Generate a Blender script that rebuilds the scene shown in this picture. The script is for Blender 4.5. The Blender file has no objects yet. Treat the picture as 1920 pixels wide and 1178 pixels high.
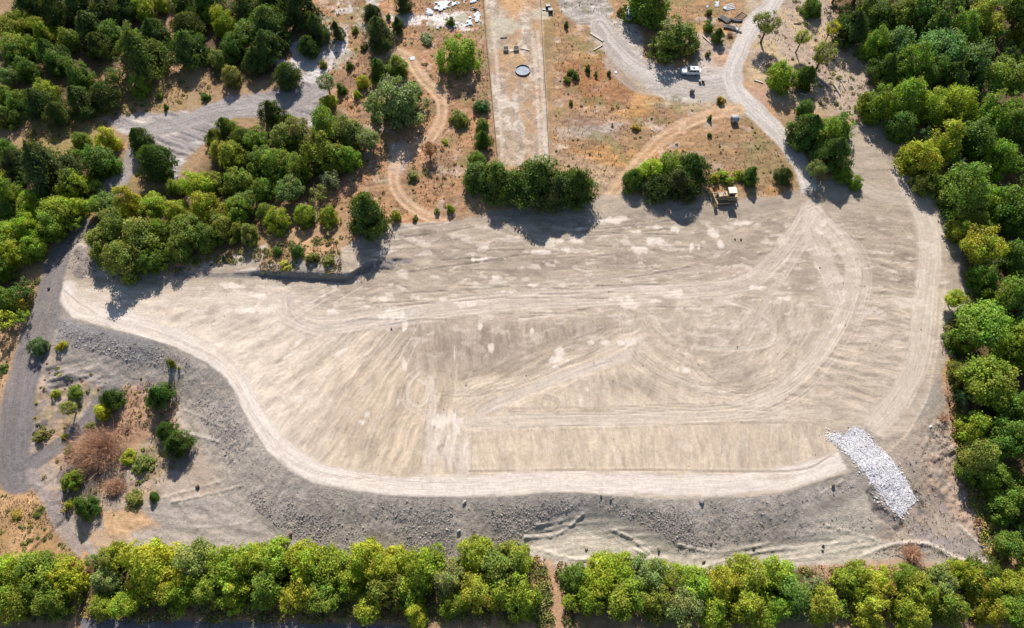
import bpy, math, random
import numpy as np
from mathutils import Vector, Matrix, Euler

random.seed(7)
rng = np.random.default_rng(11)
scene = bpy.context.scene
COL = scene.collection

# ------------------------------------------------------------------ camera, world, sun, exposure
PITCH = math.radians(62.0)          # camera looks 62 degrees below the horizon
CAM_H = 120.0
F_PX = 1280.0                       # focal length in pixels of the 1920 px wide photograph
cam_d = bpy.data.cameras.new('camera')
cam_d.sensor_width = 36.0
cam_d.lens = 36.0 * F_PX / 1920.0
cam_d.clip_start = 1.0
cam_d.clip_end = 6000.0
cam = bpy.data.objects.new('camera', cam_d)
cam.location = (0, 0, CAM_H)
cam.rotation_euler = (math.pi / 2 - PITCH, 0, 0)
COL.objects.link(cam)
scene.camera = cam

SUN_EL, SUN_AZ = 37.0, -2.0          # azimuth measured from +Y (away from the camera) towards +X
world = bpy.data.worlds.new('World')
scene.world = world
world.use_nodes = True
wn = world.node_tree
wn.nodes.clear()
sky = wn.nodes.new('ShaderNodeTexSky')
sky.sky_type = 'NISHITA'
sky.sun_disc = False
sky.sun_elevation = math.radians(SUN_EL)
sky.sun_rotation = math.radians(SUN_AZ)
sky.air_density = 1.0
sky.dust_density = 0.6
bg = wn.nodes.new('ShaderNodeBackground')
bg.inputs['Strength'].default_value = 0.085
wo = wn.nodes.new('ShaderNodeOutputWorld')
wn.links.new(sky.outputs[0], bg.inputs[0])
wn.links.new(bg.outputs[0], wo.inputs[0])

sd = bpy.data.lights.new('sun', 'SUN')
sd.energy = 5.0
sd.angle = math.radians(0.55)
sd.color = (1.0, 0.955, 0.89)
sun = bpy.data.objects.new('sun', sd)
a, e = math.radians(SUN_AZ), math.radians(SUN_EL)
to_sun = Vector((math.sin(a) * math.cos(e), math.cos(a) * math.cos(e), math.sin(e)))
sun.rotation_euler = to_sun.to_track_quat('Z', 'Y').to_euler()
sun.location = (0, 60, 150)
COL.objects.link(sun)

scene.view_settings.view_transform = 'Standard'
scene.view_settings.look = 'None'
scene.view_settings.exposure = 0.78
scene.view_settings.gamma = 1.0
scene.view_settings.use_curve_mapping = False

# ------------------------------------------------------------------ projection helpers
CT, ST = math.cos(PITCH), math.sin(PITCH)

def world_to_px(x, y, z):
    dz = z - CAM_H
    depth = y * CT - dz * ST
    up = y * ST + dz * CT
    depth = np.maximum(depth, 1.0)
    return 960 + F_PX * x / depth, 589 - F_PX * up / depth

def px_to_world(u, v, z=0.0):
    """the point at height z that the photograph shows at pixel (u, v)"""
    rx = (u - 960) / F_PX
    ru = (589 - v) / F_PX
    dx, dy, dz = rx, CT + ru * ST, -ST + ru * CT
    t = (z - CAM_H) / dz
    return dx * t, dy * t

def scale_at(u, v):
    """metres per photo pixel (across) on the ground at this row"""
    ru = (589 - v) / F_PX
    t = -CAM_H / (-ST + ru * CT)
    return t / F_PX

# ------------------------------------------------------------------ numpy noise
TAB = rng.random((8, 256, 256)).astype(np.float32)

def vn(x, y, s=0):
    t = TAB[s % 8]
    xi = np.floor(x).astype(np.int64); yi = np.floor(y).astype(np.int64)
    fx = x - xi; fy = y - yi
    fx = fx * fx * (3 - 2 * fx); fy = fy * fy * (3 - 2 * fy)
    o = 37 * s
    x0 = (xi + o) & 255; x1 = (xi + 1 + o) & 255; y0 = (yi + o) & 255; y1 = (yi + 1 + o) & 255
    return (t[x0, y0] * (1 - fx) + t[x1, y0] * fx) * (1 - fy) + (t[x0, y1] * (1 - fx) + t[x1, y1] * fx) * fy

def fbm(x, y, s=0, n=4, r=0.5):
    a, f, o, tot = 1.0, 1.0, 0.0, 0.0
    for i in range(n):
        o = o + a * vn(x * f + 13.7 * i, y * f - 7.3 * i, s + i)
        tot += a; a *= r; f *= 2.03
    return o / tot

def sst(a, b, x):
    t = np.clip((x - a) / (b - a), 0, 1)
    return t * t * (3 - 2 * t)

def poly_dist(P, x, y, vals=None, closed=False, mg=60.0):
    """distance to a polyline, signed offset, length along it, and interpolated vals (only exact within mg)"""
    P = np.asarray(P, float)
    if closed: P = np.vstack([P, P[:1]])
    xa, xb, ya, yb = x.min() - mg, x.max() + mg, y.min() - mg, y.max() + mg
    best = np.full(x.shape, 1e9); side = np.zeros(x.shape); al = np.zeros(x.shape)
    out = None if vals is None else [np.zeros(x.shape) for _ in vals]
    L = 0.0
    for i in range(len(P) - 1):
        ax, ay = P[i]; bx, by = P[i + 1]
        dx, dy = bx - ax, by - ay
        ln = math.hypot(dx, dy) + 1e-9
        if max(ax, bx) < xa or min(ax, bx) > xb or max(ay, by) < ya or min(ay, by) > yb:
            L += ln; continue
        t = np.clip(((x - ax) * dx + (y - ay) * dy) / ln ** 2, 0, 1)
        d = np.hypot(x - ax - t * dx, y - ay - t * dy)
        m = d < best
        best = np.where(m, d, best)
        cr = ((x - ax) * dy - (y - ay) * dx) / ln
        side = np.where(m, np.sign(cr) * d, side)
        al = np.where(m, L + t * ln, al)
        if vals is not None:
            for k, vv in enumerate(vals):
                out[k] = np.where(m, vv[i] + (vv[i + 1] - vv[i]) * t, out[k])
        L += ln
    return (best, side, al) if vals is None else (best, side, al, out)

def inside(P, x, y):
    c = np.zeros(x.shape, bool)
    n = len(P); ylo, yhi, xlo = y.min(), y.max(), x.min()
    for i in range(n):
        x0, y0 = P[i]; x1, y1 = P[(i + 1) % n]
        if y0 == y1 or max(y0, y1) < ylo or min(y0, y1) > yhi or max(x0, x1) < xlo: continue
        k = ((y0 > y) != (y1 > y)) & (x < (x1 - x0) * (y - y0) / (y1 - y0) + x0)
        c ^= k
    return c

def region(P, u, v, feather=8.0, jit=0.0, jx=None):
    """soft mask of a polygon drawn in photo pixels; jit roughens its edge"""
    mg = feather + jit + 2
    if max(p[0] for p in P) + mg < u.min() or min(p[0] for p in P) - mg > u.max() or max(p[1] for p in P) + mg < v.min() or min(p[1] for p in P) - mg > v.max():
        return np.zeros(u.shape)
    d, _, _ = poly_dist(P, u, v, closed=True, mg=mg)
    s = np.where(inside(P, u, v), d, -d)
    if jit: s = s + jit * (jx - 0.5) * 2
    return sst(-feather, feather, s)

def catmull(P, n=8):
    P = [np.array(p, float) for p in P]
    P = [2 * P[0] - P[1]] + P + [2 * P[-1] - P[-2]]
    o = []
    for i in range(1, len(P) - 2):
        for k in range(n):
            t = k / n
            o.append(0.5 * (2 * P[i] + (P[i + 1] - P[i - 1]) * t + (2 * P[i - 1] - 5 * P[i] + 4 * P[i + 1] - P[i + 2]) * t * t
                            + (-P[i - 1] + 3 * P[i] - 3 * P[i + 1] + P[i + 2]) * t ** 3))
    o.append(P[-2])
    return [tuple(p) for p in o]

def to_w(P): return [px_to_world(*p) for p in P]

# ------------------------------------------------------------------ colours
KS = 1.55                             # how bright a sunlit flat surface of albedo 1 renders
def S(r, g, b):
    c = np.array([r, g, b], float) / 255
    c = np.where(c <= 0.04045, c / 12.92, ((c + 0.055) / 1.055) ** 2.4)
    return c / KS * np.array([.985, 0.955, .985])

# ------------------------------------------------------------------ the terrain, drawn in photo pixels at pad level
CREST = [(150, 440), (122, 520), (112, 565), (135, 595), (190, 610), (260, 628), (330, 650), (390, 680), (425, 712), (447, 750),
         (470, 792), (500, 842), (540, 880), (590, 905), (650, 918), (720, 928), (780, 932), (860, 934), (950, 930),
         (1010, 924), (1080, 922), (1140, 928), (1230, 934), (1320, 934), (1400, 932), (1470, 925), (1530, 906),
         (1590, 888), (1640, 870), (1700, 815), (1738, 750), (1756, 660), (1770, 560), (1775, 480), (1752, 390),
         (1720, 320), (1700, 240)]
C_DROP = [.70 * q for q in [0, 0, .6, 1.6, 2.8, 3.6, 4.0, 4.2, 4.2, 4.2,
          4.2, 4.2, 4.2, 4.2, 4.2, 4.2, 4.2, 4.2, 4.2,
          4.2, 4.2, 4.2, 4.2, 4.2, 4.2, 4.0, 3.8,
          3.6, 3.2, 2.8, 2.6, 2.4, 2.2, 1.6, 1.0,
          .4, 0]]
C_W = [10, 10, 9, 9, 9, 9, 9, 9, 9.5, 10,
       10, 10, 10, 10, 10, 10, 10, 10, 8.5,
       7, 6.3, 7, 8.5, 10, 10, 9, 10,
       14, 14, 11, 9, 8, 8, 8, 8,
       8, 8]
CREST_W = to_w(CREST)
PADPOLY_W = CREST_W + [(160, 400), (-160, 400)]
CUT = catmull([(330, 515), (415, 516), (480, 518), (560, 522), (650, 526), (678, 512), (715, 494), (770, 490)], 4)
CUT_W = to_w(CUT)
CUT_H = np.interp(np.linspace(0, 1, len(CUT)), [0, .2, .34, .6, .8, 1], [0, .15, 1.2, 1.5, .8, 0])

def macro(x, y):
    d, s, al, (D, W) = poly_dist(CREST_W, x, y, [C_DROP, C_W], mg=150)
    D = np.where(d > 1e8, 3.2, D); W = np.where(d > 1e8, 9, W)
    out = ~inside(PADPOLY_W, x, y)
    wob = 1 + 0.25 * (fbm(x * .12, y * .12, 3, 2) - .5)
    t = np.clip(d / (W * wob), 0, 1)
    prof = np.where(t < .9, t / .95, 1 - (1 - t) * .5)
    prof = sst(0, 1, t) * .35 + np.clip(t, 0, 1) * .65
    z = np.where(out, -D * prof, 0.0)
    bank = np.where(out, sst(0, 1.0, d) * (1 - sst(.85, 1.15, d / (W * wob))) * np.clip(D / 3, 0, 1), 0)
    dc, sc, ac, (H,) = poly_dist(CUT_W, x, y, [CUT_H])
    north = (sc < 0) & (dc < 50)                       # the polyline runs left to right, north is on its left
    z = z + np.where(north, H * sst(0, .9, dc) * (1 - sst(5, 17, dc)), 0)
    off = 1 - sst(-3, 3, np.where(out, -d, 4 + 0 * d))
    far = sst(150, 400, np.hypot(x, y - 80))
    z = z + off * (fbm(x * .05, y * .05, 1, 3) - .5) * 1.2 + far * (fbm(x * .008, y * .008, 5, 3) - .5) * 14
    return z, bank, d, out

FOREST = {
 'nw': [(-80, 40), (20, 30), (45, -40), (545, -40), (560, 60), (520, 150), (400, 160), (390, 130), (345, 80), (300, 75),
        (215, 95), (170, 170), (110, 190), (50, 180), (10, 225), (-80, 240)],
 'w': [(-80, 270), (60, 290), (140, 290), (230, 300), (205, 350), (160, 400), (130, 440), (30, 490), (60, 590), (-80, 640)],
 'mid': [(170, 420), (205, 370), (345, 345), (400, 290), (430, 235), (480, 255), (620, 205), (710, 250), (700, 290),
         (640, 345), (585, 375), (500, 385), (490, 430), (480, 450), (450, 470), (330, 480), (290, 515), (210, 510), (165, 470)],
 'e': [(1560, -40), (2000, -40), (2000, 1110), (1910, 1060), (1866, 965), (1836, 860), (1812, 780), (1772, 640), (1830, 580),
       (1828, 530), (1785, 430), (1762, 370), (1712, 265), (1655, 215), (1655, 120), (1610, 90), (1580, 60)],
 's1': [(-60, 1040), (150, 1045), (210, 1015), (300, 1005), (600, 1020), (1000, 1035), (1005, 1128), (640, 1132), (-60, 1150)],
 's2': [(1062, 1075), (1240, 1060), (1320, 1080), (1400, 1060), (1500, 1065), (1540, 1100), (1700, 1085), (1850, 1085),
        (2000, 1100), (2000, 1165), (1062, 1150)],
}

# strokes: (points, width px, colour, opacity, kind)
R_NORTH = catmull([(1468, -30), (1445, 10), (1410, 50), (1388, 95), (1372, 140), (1385, 175), (1430, 220), (1475, 270), (1505, 320), (1522, 365), (1535, 410)])
R_WEST = catmull([(150, 440), (112, 510), (85, 590), (55, 670), (35, 750), (25, 840), (30, 900)])
R_SW2 = catmull([(300, 648), (255, 680), (205, 735), (155, 800), (90, 850), (30, 885)])
R_RIM = catmull([(124, 545), (140, 582), (195, 598), (265, 616), (335, 640), (400, 672), (440, 712), (462, 752), (488, 795),
                 (518, 838), (556, 868), (602, 890), (655, 903), (720, 912), (790, 916), (860, 915), (950, 910), (1050, 905), (1160, 908),
                 (1300, 910), (1420, 905), (1500, 890), (1560, 870), (1590, 862)])
R_EAST = catmull([(1690, 320), (1722, 370), (1742, 430), (1744, 500), (1732, 580), (1722, 650), (1708, 710), (1672, 765), (1640, 800)])
R_ARC = catmull([(1528, 400), (1570, 445), (1598, 500), (1592, 560), (1560, 630), (1515, 690), (1460, 735), (1390, 765), (1290, 778), (1150, 785), (960, 790), (880, 796)])
R_ARC2 = catmull([(1515, 400), (1490, 440), (1450, 490), (1400, 530), (1330, 545), (1200, 552), (1080, 560), (960, 565), (860, 575), (770, 590), (700, 600), (600, 610), (545, 590), (520, 565)])
R_NW = catmull([(600, 170), (540, 195), (470, 200), (400, 210), (340, 232), (270, 250), (245, 310), (200, 360)])
R_TAN = catmull([(735, 95), (765, 108), (790, 145), (825, 185), (826, 225), (800, 265), (755, 290), (738, 325), (748, 365), (790, 400), (830, 415)])
R_TAN2 = catmull([(1140, 375), (1170, 335), (1210, 290), (1255, 250), (1320, 218), (1385, 205)])
R_LOT = catmull([(1125, 50), (1150, 85), (1195, 125), (1260, 150), (1320, 158), (1375, 150)])
R_LOT2 = catmull([(1385, 175), (1330, 175), (1260, 165), (1200, 160), (1150, 120)])

def strokes_px():
    T = (224, 190, 154)
    return [
        (R_NW, 34, (172, 165, 158), .9, 1), (R_WEST, 64, (138, 132, 128), .95, 1), (R_SW2, 30, (138, 132, 129), .95, 1),
        (R_LOT, 42, (196, 186, 174), .85, 1), (R_LOT2, 34, (190, 180, 166), .6, 1),
        (R_NORTH, 34, (214, 206, 194), .95, 1),
        (R_TAN, 24, T, .95, 2), (R_TAN2, 26, (222, 186, 148), .95, 2),
        (catmull([(1390, 230), (1330, 245), (1260, 255), (1225, 285)]), 16, (200, 158, 122), .5, 2),
        (catmull([(830, 420), (860, 380), (880, 340)]), 26, (196, 150, 118), .5, 2),
        (catmull([(760, 300), (830, 260), (870, 210)]), 12, T, .3, 2),
        (catmull([(590, 375), (650, 360), (720, 350)]), 14, (190, 150, 115), .6, 2),
        (catmull([(372, 140), (366, 170), (358, 205)]), 20, (186, 158, 128), .7, 2),
        (catmull([(328, -20), (320, 40), (330, 90), (320, 150)]), 16, (190, 150, 118), .8, 0),
        (catmull([(60, 890), (90, 940), (125, 1000), (160, 1040)]), 26, (172, 160, 150), .8, 0),
        (catmull([(160, 1040), (150, 1090), (140, 1140), (132, 1190)]), 16, (205, 165, 125), .95, 0),
        (catmull([(1030, 1060), (1045, 1120), (1048, 1190)]), 26, (200, 160, 125), .7, 0),
    ]

WHITE = [  # bright scraped patches on the pad: u, v, half width, half height, tilt
 (1123,415,14,5,0),(1153,412,16,8,0),(1092,429,18,3,-.1),(1039,452,16,4,0),(1087,453,14,4,0),(1016,473,28,4,0),(1063,470,8,5,0),
 (1225,452,20,8,0),(1200,468,14,9,.3),(1263,430,8,7,0),(1235,426,25,3,0),(1337,438,16,7,.8),(1396,418,18,5,0),(1190,435,15,4,0),
 (1296,463,4,8,0),(1310,464,3,8,0),(1181,570,14,14,.6),(1265,550,14,6,0),(1225,565,12,4,0),(903,465,12,4,0),(898,487,16,4,0),
 (877,570,26,5,-.1),(785,560,8,3,0),(831,561,10,3,0),(951,548,14,3,0),(485,555,18,5,.1),(495,580,30,10,.1),(622,585,12,6,0),
 (735,588,28,12,0),(458,550,22,5,.1),(458,582,32,5,.05),(430,535,22,5,.1),(857,793,10,25,0),(824,790,15,15,.4),(900,618,4,12,0),
 (852,661,3,10,0),(920,653,5,8,0),(759,686,5,12,0),(746,753,5,8,0),(686,778,6,8,.3),(679,792,7,6,0),(760,610,5,10,0),
 (556,748,9,8,.6),(998,620,3,6,0),(1052,662,10,16,.3),(1050,675,18,7,0),(1105,642,10,4,0),(1138,643,12,5,0),(1288,694,8,5,0),
 (1044,688,6,3,0),(1270,692,4,5,0),(1101,730,3,4,0),(720,560,20,4,.1),(690,575,16,3,0),(1452,330,6,3,0),(1530,500,8,3,.7),
 (560,640,14,4,-.5),(545,665,16,3,-.5),(640,660,14,3,-.6),(1536,432,10,6,.8),(1545,415,8,8,0),(1420,540,14,4,0),(1180,640,22,8,0),
 (1470,560,18,5,0),(1656,633,4,2,0),(1575,612,6,3,0),(1350,455,10,6,.9),(1160,560,18,4,0),(1000,535,12,3,0),(930,520,10,3,0)]
DARK = [  # darker soil patches on the pad
 (1180,490,70,22,-.1,.5),(1000,500,90,20,-.05,.35),(1380,480,60,26,.2,.4),(900,650,110,34,0,.55),(1080,640,60,24,0,.3),(1330,640,70,26,0,.35),
 (1380,700,60,34,.2,.5),(1180,720,110,26,0,.35),(860,480,90,20,0,.35),(740,455,60,14,-.1,.35),(1500,520,26,30,0,.35),(760,650,70,50,.9,.35),
 (1685,300,36,24,.4,.9),(1690,330,30,18,.4,.7),(1250,400,120,20,0,.35),(1600,330,40,16,0,.2),(1670,830,36,14,-.5,.7),(1450,600,50,30,0,.25),
 (1430,380,40,14,0,.4),(1640,420,30,12,0,.3),(620,560,60,14,0,.25),(800,440,60,16,0,.3)]

def ell(u, v, cx, cy, a, b, ang):
    c, s = math.cos(ang), math.sin(ang)
    x = (u - cx) * c + (v - cy) * s; y = -(u - cx) * s + (v - cy) * c
    return np.hypot(x / a, y / b)

def ground(x, y):
    """height (m), base colour, and roughness-of-relief of the soil at plan points"""
    z, bank, dcrest, out = macro(x, y)
    u, v = world_to_px(x, y, z)
    n1 = fbm(x * .9, y * .9, 0, 4); n2 = fbm(x * .25, y * .25, 2, 4); n3 = fbm(x * .06, y * .06, 4, 3); nf = vn(x * 3.1, y * 3.1, 6)
    N = x.shape[0]
    dz = np.zeros(N); lane = [v + 9 * n2, u + 9 * n3]
    def mix(c, col, m):
        if not m.any(): return c
        return c * (1 - m[:, None]) + np.asarray(col) * m[:, None]
    def lz(k, f):
        """k * f() worked out only where the mask k is on"""
        if not k.any(): return k
        return k * f()
    # --- dry grass everywhere
    col = np.tile(S(180, 150, 114), (N, 1))
    col = mix(col, S(208, 168, 126), sst(.45, .65, n2))
    col = mix(col, S(150, 122, 90), sst(.5, .75, n1) * .6)
    col = mix(col, S(136, 126, 76), sst(.55, .75, n3) * .5)
    dz = dz + (n1 - .5) * .22
    far = sst(160, 260, np.abs(x)) + sst(170, 260, y) + sst(10, -60, y)
    col = mix(col, S(70, 78, 44), np.clip(far, 0, 1) * .7)
    def R(P, c, m=1.0, f=8, j=8, nn=None):
        nonlocal col
        k = region(P, u, v, f, j, n2 if nn is None else nn) * m
        col = mix(col, c, k); return k
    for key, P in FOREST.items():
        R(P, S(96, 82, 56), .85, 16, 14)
    R([(60, 200), (220, 190), (330, 110), (400, 168), (380, 215), (260, 214), (190, 225), (150, 290), (30, 290)], S(176, 148, 104), .8, 14, 12)
    k = R([(60, 225), (180, 200), (240, 215), (170, 300), (40, 285)], S(168, 152, 92), .6, 14, 12)
    # warm dry meadow north of the pad
    k = R([(1040, -20), (1380, -20), (1400, 60), (1370, 130), (1390, 190), (1450, 240), (1500, 330), (1480, 372), (1140, 385), (1110, 310), (1035, 300)], S(184, 148, 108), .85, 10, 6)
    col = mix(col, S(214, 162, 98), lz(k, lambda: sst(.5, .68, fbm(x * .10, y * .35, 5, 4))) * .8)
    col = mix(col, S(160, 130, 104), lz(k, lambda: sst(.5, .72, fbm(x * .2, y * .35, 6, 4))) * .7)
    col = mix(col, S(212, 194, 174), lz(k, lambda: sst(.56, .7, fbm(x * .35, y * .4, 7, 4))) * .7)
    col = mix(col, S(150, 116, 84), lz(k, lambda: sst(.56, .66, fbm(x * .9, y * 1.1, 3, 3))) * .4)
    R([(1050, 120), (1150, 112), (1200, 150), (1215, 185), (1150, 200), (1060, 190)], S(170, 120, 80), .7, 14, 10)
    R([(1170, 130), (1215, 160), (1240, 190), (1180, 200), (1200, 170)], S(226, 176, 118), .7, 8, 8)
    R([(1040, 215), (1110, 225), (1180, 240), (1150, 270), (1060, 250)], S(152, 132, 118), .55, 14, 10)
    R([(1040, 240), (1120, 238), (1180, 228), (1130, 252), (1050, 262)], S(190, 180, 164), .6, 6, 8)
    R([(1210, 195), (1300, 180), (1370, 180), (1380, 200), (1300, 212)], S(190, 172, 134), .6, 10, 8)
    R([(1360, 240), (1440, 240), (1480, 330), (1330, 310), (1260, 290)], S(164, 136, 100), .6, 14, 12)
    R([(1390, 300), (1480, 300), (1490, 350), (1400, 345)], S(146, 134, 92), .5, 12, 10)
    R([(1030, 290), (1110, 300), (1180, 330), (1140, 385), (1100, 330)], S(194, 167, 136), .7, 12, 10)
    # meadow west of the strip
    k = R([(560, -20), (905, -20), (930, 300), (870, 360), (870, 420), (720, 420), (650, 440), (590, 380), (690, 300), (640, 200), (560, 120)], S(176, 138, 102), .8, 12, 10)
    col = mix(col, S(204, 154, 112), lz(k, lambda: sst(.48, .66, fbm(x * .15, y * .2, 3, 4))) * .75)
    col = mix(col, S(150, 122, 100), lz(k, lambda: sst(.52, .72, fbm(x * .22, y * .25, 1, 4))) * .7)
    col = mix(col, S(216, 196, 176), lz(k, lambda: sst(.6, .7, fbm(x * .4, y * .4, 6, 4))) * .6)
    # long strip between the two fences
    k = R([(907, -30), (1014, -30), (1031, 312), (934, 312)], S(202, 182, 156), .95, 2.0, 1)
    col = mix(col, S(224, 210, 190), lz(k, lambda: sst(.46, .56, fbm(x * .35, y * .18, 2, 4))) * .95)
    col = mix(col, S(172, 150, 124), lz(k, lambda: sst(.52, .62, fbm(x * .9, y * .7, 5, 4))) * .7)
    col = mix(col, S(196, 158, 116), lz(k, lambda: sst(.48, .6, fbm(x * .3, y * .12, 7, 4))) * .75)
    col = mix(col, S(168, 150, 130), lz(k, lambda: sst(.56, .62, fbm(x * .5, y * .4, 1, 5))) * .6)
    R([(948, -20), (985, -20), (985, 20), (960, 34), (938, 14)], S(222, 176, 122), .6, 10, 10)
    R([(936, 96), (990, 100), (995, 118), (945, 116)], S(214, 174, 122), .55, 8, 8)
    R([(916, 28), (960, 34), (985, 46), (960, 66), (925, 72)], S(204, 196, 170), .85, 6, 8)
    R([(998, 22), (1022, 16), (1030, 34), (1000, 34)], S(212, 200, 174), .85, 4, 5)
    if v.min() < 330:
        for xo in (926, 998, 1008):
            d, s_, al = poly_dist([(xo, 60), (xo + 8, 150), (xo + 16, 300)], u, v)
            col = mix(col, S(226, 208, 186), (1 - sst(1, 5, d)) * .6)
    # grey gravel spill at the top and the parking lot
    k = R([(1035, -20), (1128, -20), (1150, 22), (1125, 46), (1080, 44), (1058, 26)], S(178, 170, 158), .9, 5, 6)
    k2 = R([(1124, 40), (1165, 34), (1205, 60), (1205, 125), (1262, 132), (1330, 108), (1375, 130), (1385, 190), (1340, 194), (1260, 190), (1215, 168), (1160, 112), (1118, 66)], S(204, 194, 180), .92, 6, 6)
    for kk in (k, k2):
        col = mix(col, S(220, 212, 198), lz(kk, lambda: sst(.5, .62, fbm(x * .3 + y * .2, y * .9 - x * .5, 1, 4))) * .6)
        col = mix(col, S(168, 160, 150), lz(kk, lambda: sst(.54, .66, fbm(x * .5, y * .7, 7, 4))) * .5)
    R([(1300, 60), (1350, 60), (1380, 100), (1370, 140), (1300, 130)], S(204, 188, 172), .7, 8, 8)
    R([(1340, 95), (1380, 105), (1375, 128), (1335, 118)], S(206, 160, 120), .6, 8, 8)
    # east verge
    k = R([(1400, -20), (1540, -20), (1600, 80), (1650, 120), (1630, 220), (1560, 220), (1500, 190), (1400, 200), (1405, 90)], S(200, 182, 160), .85, 12, 10)
    col = mix(col, S(214, 188, 138), lz(k, lambda: sst(.54, .66, fbm(x * .2, y * .2, 6, 4))) * .75)
    col = mix(col, S(170, 148, 128), lz(k, lambda: sst(.52, .64, fbm(x * .6, y * .6, 1, 4))) * .6)
    R([(1390, 150), (1440, 150), (1460, 220), (1420, 200)], S(200, 150, 112), .5, 8, 8)
    # north-west clearing
    k = R([(195, 222), (260, 214), (370, 207), (430, 180), (500, 172), (560, 150), (588, 122), (612, 138), (604, 205), (620, 240), (560, 240), (500, 226), (440, 216), (400, 250), (350, 300), (330, 340), (300, 320), (282, 255), (230, 252)], S(178, 170, 164), .95, 6, 8)
    if k.any():
        wx, wy = x + 4 * (n2 - .5), y + 5 * (n3 - .5)
        st = fbm((wy * 1.1 + wx * .5), wx * .10, 2, 4)
        col = mix(col, S(146, 140, 138), k * sst(.5, .6, st) * .8)
        col = mix(col, S(220, 214, 204), k * sst(.52, .62, fbm(wx * .10, wy * .35, 1, 3)) * .8)
        dz += k * (st - .5) * .5
    k = region([(250, 226), (300, 228), (330, 250), (290, 252)], u, v, 6, 8, n2); col = mix(col, S(232, 222, 204), k * .8)
    k = region([(500, 110), (560, 60), (650, 50), (660, 100), (600, 150), (540, 140)], u, v, 10, 8, n2)
    col = mix(col, S(230, 222, 214), lz(k, lambda: sst(.46, .52, fbm(x * .3, y * .3, 6, 4))) * .9)
    k = region([(600, -10), (730, -10), (730, 40), (690, 60), (600, 60)], u, v, 10, 8, n2)
    col = mix(col, S(220, 210, 198), lz(k, lambda: sst(.52, .58, fbm(x * .3, y * .3, 7, 4))) * .85)
    k = region([(720, 32), (800, 26), (905, 20), (905, 46), (870, 60), (820, 44), (760, 46)], u, v, 6, 8, n2)
    col = mix(col, S(236, 228, 216), lz(k, lambda: sst(.36, .46, fbm(x * .4, y * .4, 5, 4))) * .95)
    km = region([(560, -20), (905, -20), (930, 300), (870, 420), (720, 420), (590, 380), (700, 300), (640, 200)], u, v, 12, 8, n2) + region([(1040, -20), (1400, -20), (1400, 200), (1500, 360), (1140, 385), (1035, 300)], u, v, 12, 8, n2)
    if km.any():
        km = np.clip(km, 0, 1); q_ = fbm(x * .5 + 5 * n2, y * 1.3 + 4 * n3, 2, 5, .65); q2 = fbm(x * 1.6, y * 1.6, 5, 4, .6)
        col = col * (1 + km * ((q_ - .5) * 1.0 + (q2 - .5) * .5))[:, None]
        col = mix(col, S(146, 142, 92), km * sst(.6, .68, fbm(x * .28 + 9, y * .28, 3, 4)) * .5)
    R([(728, 268), (760, 262), (770, 300), (750, 330), (728, 320)], S(206, 192, 180), .7, 8, 8)
    # --- all of the disturbed soil round the pad
    R([(112, 540), (60, 700), (10, 900), (60, 930), (180, 1040), (600, 1030), (1060, 1062), (1240, 1066), (1700, 1062), (1880, 1062), (1835, 950), (1806, 860), (1780, 770), (1790, 640), (1826, 545), (1800, 460),
       (1770, 370), (1712, 250), (1640, 215), (1590, 240), (1590, 330), (1440, 372), (1130, 366), (860, 412), (640, 480), (480, 500), (180, 500)], S(176, 166, 150), 1, 7, 8)
    # --- south-west low ground
    R([(115, 590), (60, 700), (20, 900), (60, 900), (180, 1040), (600, 1020), (420, 830), (350, 740), (290, 650)], S(186, 168, 148), .9, 14, 10)
    k = region([(60, 690), (330, 680), (400, 860), (330, 900), (100, 1000), (40, 900)], u, v, 14, 10, n2)
    col = mix(col, S(204, 172, 142), lz(k, lambda: sst(.5, .62, n2)) * .7)
    if k.any():
        col = mix(col, S(170, 152, 112), k * sst(.52, .6, fbm(x * .3, y * .3, 6, 4)) * .7); col = mix(col, S(140, 130, 124), k * sst(.55, .62, fbm(x * .25 + 7, y * .25, 1, 4)) * .7)
        dz += k * (fbm(x * .35, y * .35, 7, 4) - .5) * 1.0
    R([(-60, 600), (40, 620), (30, 700), (-10, 780), (-60, 800)], S(204, 168, 126), .9, 10, 10)
    k = R([(-60, 930), (70, 925), (120, 1040), (-60, 1060)], S(188, 152, 106), .95, 10, 12)
    col = mix(col, S(222, 180, 132), lz(k, lambda: sst(.5, .62, n2)) * .8)
    k = R([(85, 690), (200, 655), (275, 668), (210, 735), (160, 715), (90, 735)], S(164, 154, 146), .9, 6, 6)
    if k.any():
        st = fbm(x * .18 + y * .3 + n2, (y - x * .35) * 1.0, 4, 4)
        dz += k * (st - .45) * 1.7
        col = mix(col, S(128, 118, 112), k * sst(.45, .36, st) * .6)
    k = R([(240, 730), (330, 715), (340, 760), (250, 850), (200, 830)], S(190, 150, 118), .8, 10, 10)
    R([(255, 705), (275, 700), (278, 730), (255, 728)], S(196, 128, 96), .7, 5, 6)
    R([(90, 800), (130, 790), (135, 830), (110, 870), (60, 860)], S(206, 172, 136), .7, 8, 8)
    k = R([(195, 990), (320, 930), (470, 930), (560, 1010), (620, 1025), (200, 1050), (160, 1035)], S(180, 170, 158), .85, 10, 8)
    if k.any():
        st = fbm(x * .14 - y * .1 + n2 * 1.5, (y + x * .22) * .8 + n3 * 3, 2, 4)
        dz += k * (st - .5) * .5
    R([(190, 960), (260, 955), (300, 985), (200, 1005)], S(214, 174, 124), .8, 8, 8)
    R([(160, 1000), (230, 990), (250, 1010), (190, 1040)], S(216, 178, 134), .6, 8, 8)
    R([(285, 905), (330, 880), (380, 905), (370, 925), (310, 935)], S(198, 182, 162), .7, 6, 6)
    R([(340, 745), (390, 770), (415, 830), (345, 815), (330, 780)], S(204, 192, 174), .8, 8, 8)
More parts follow.
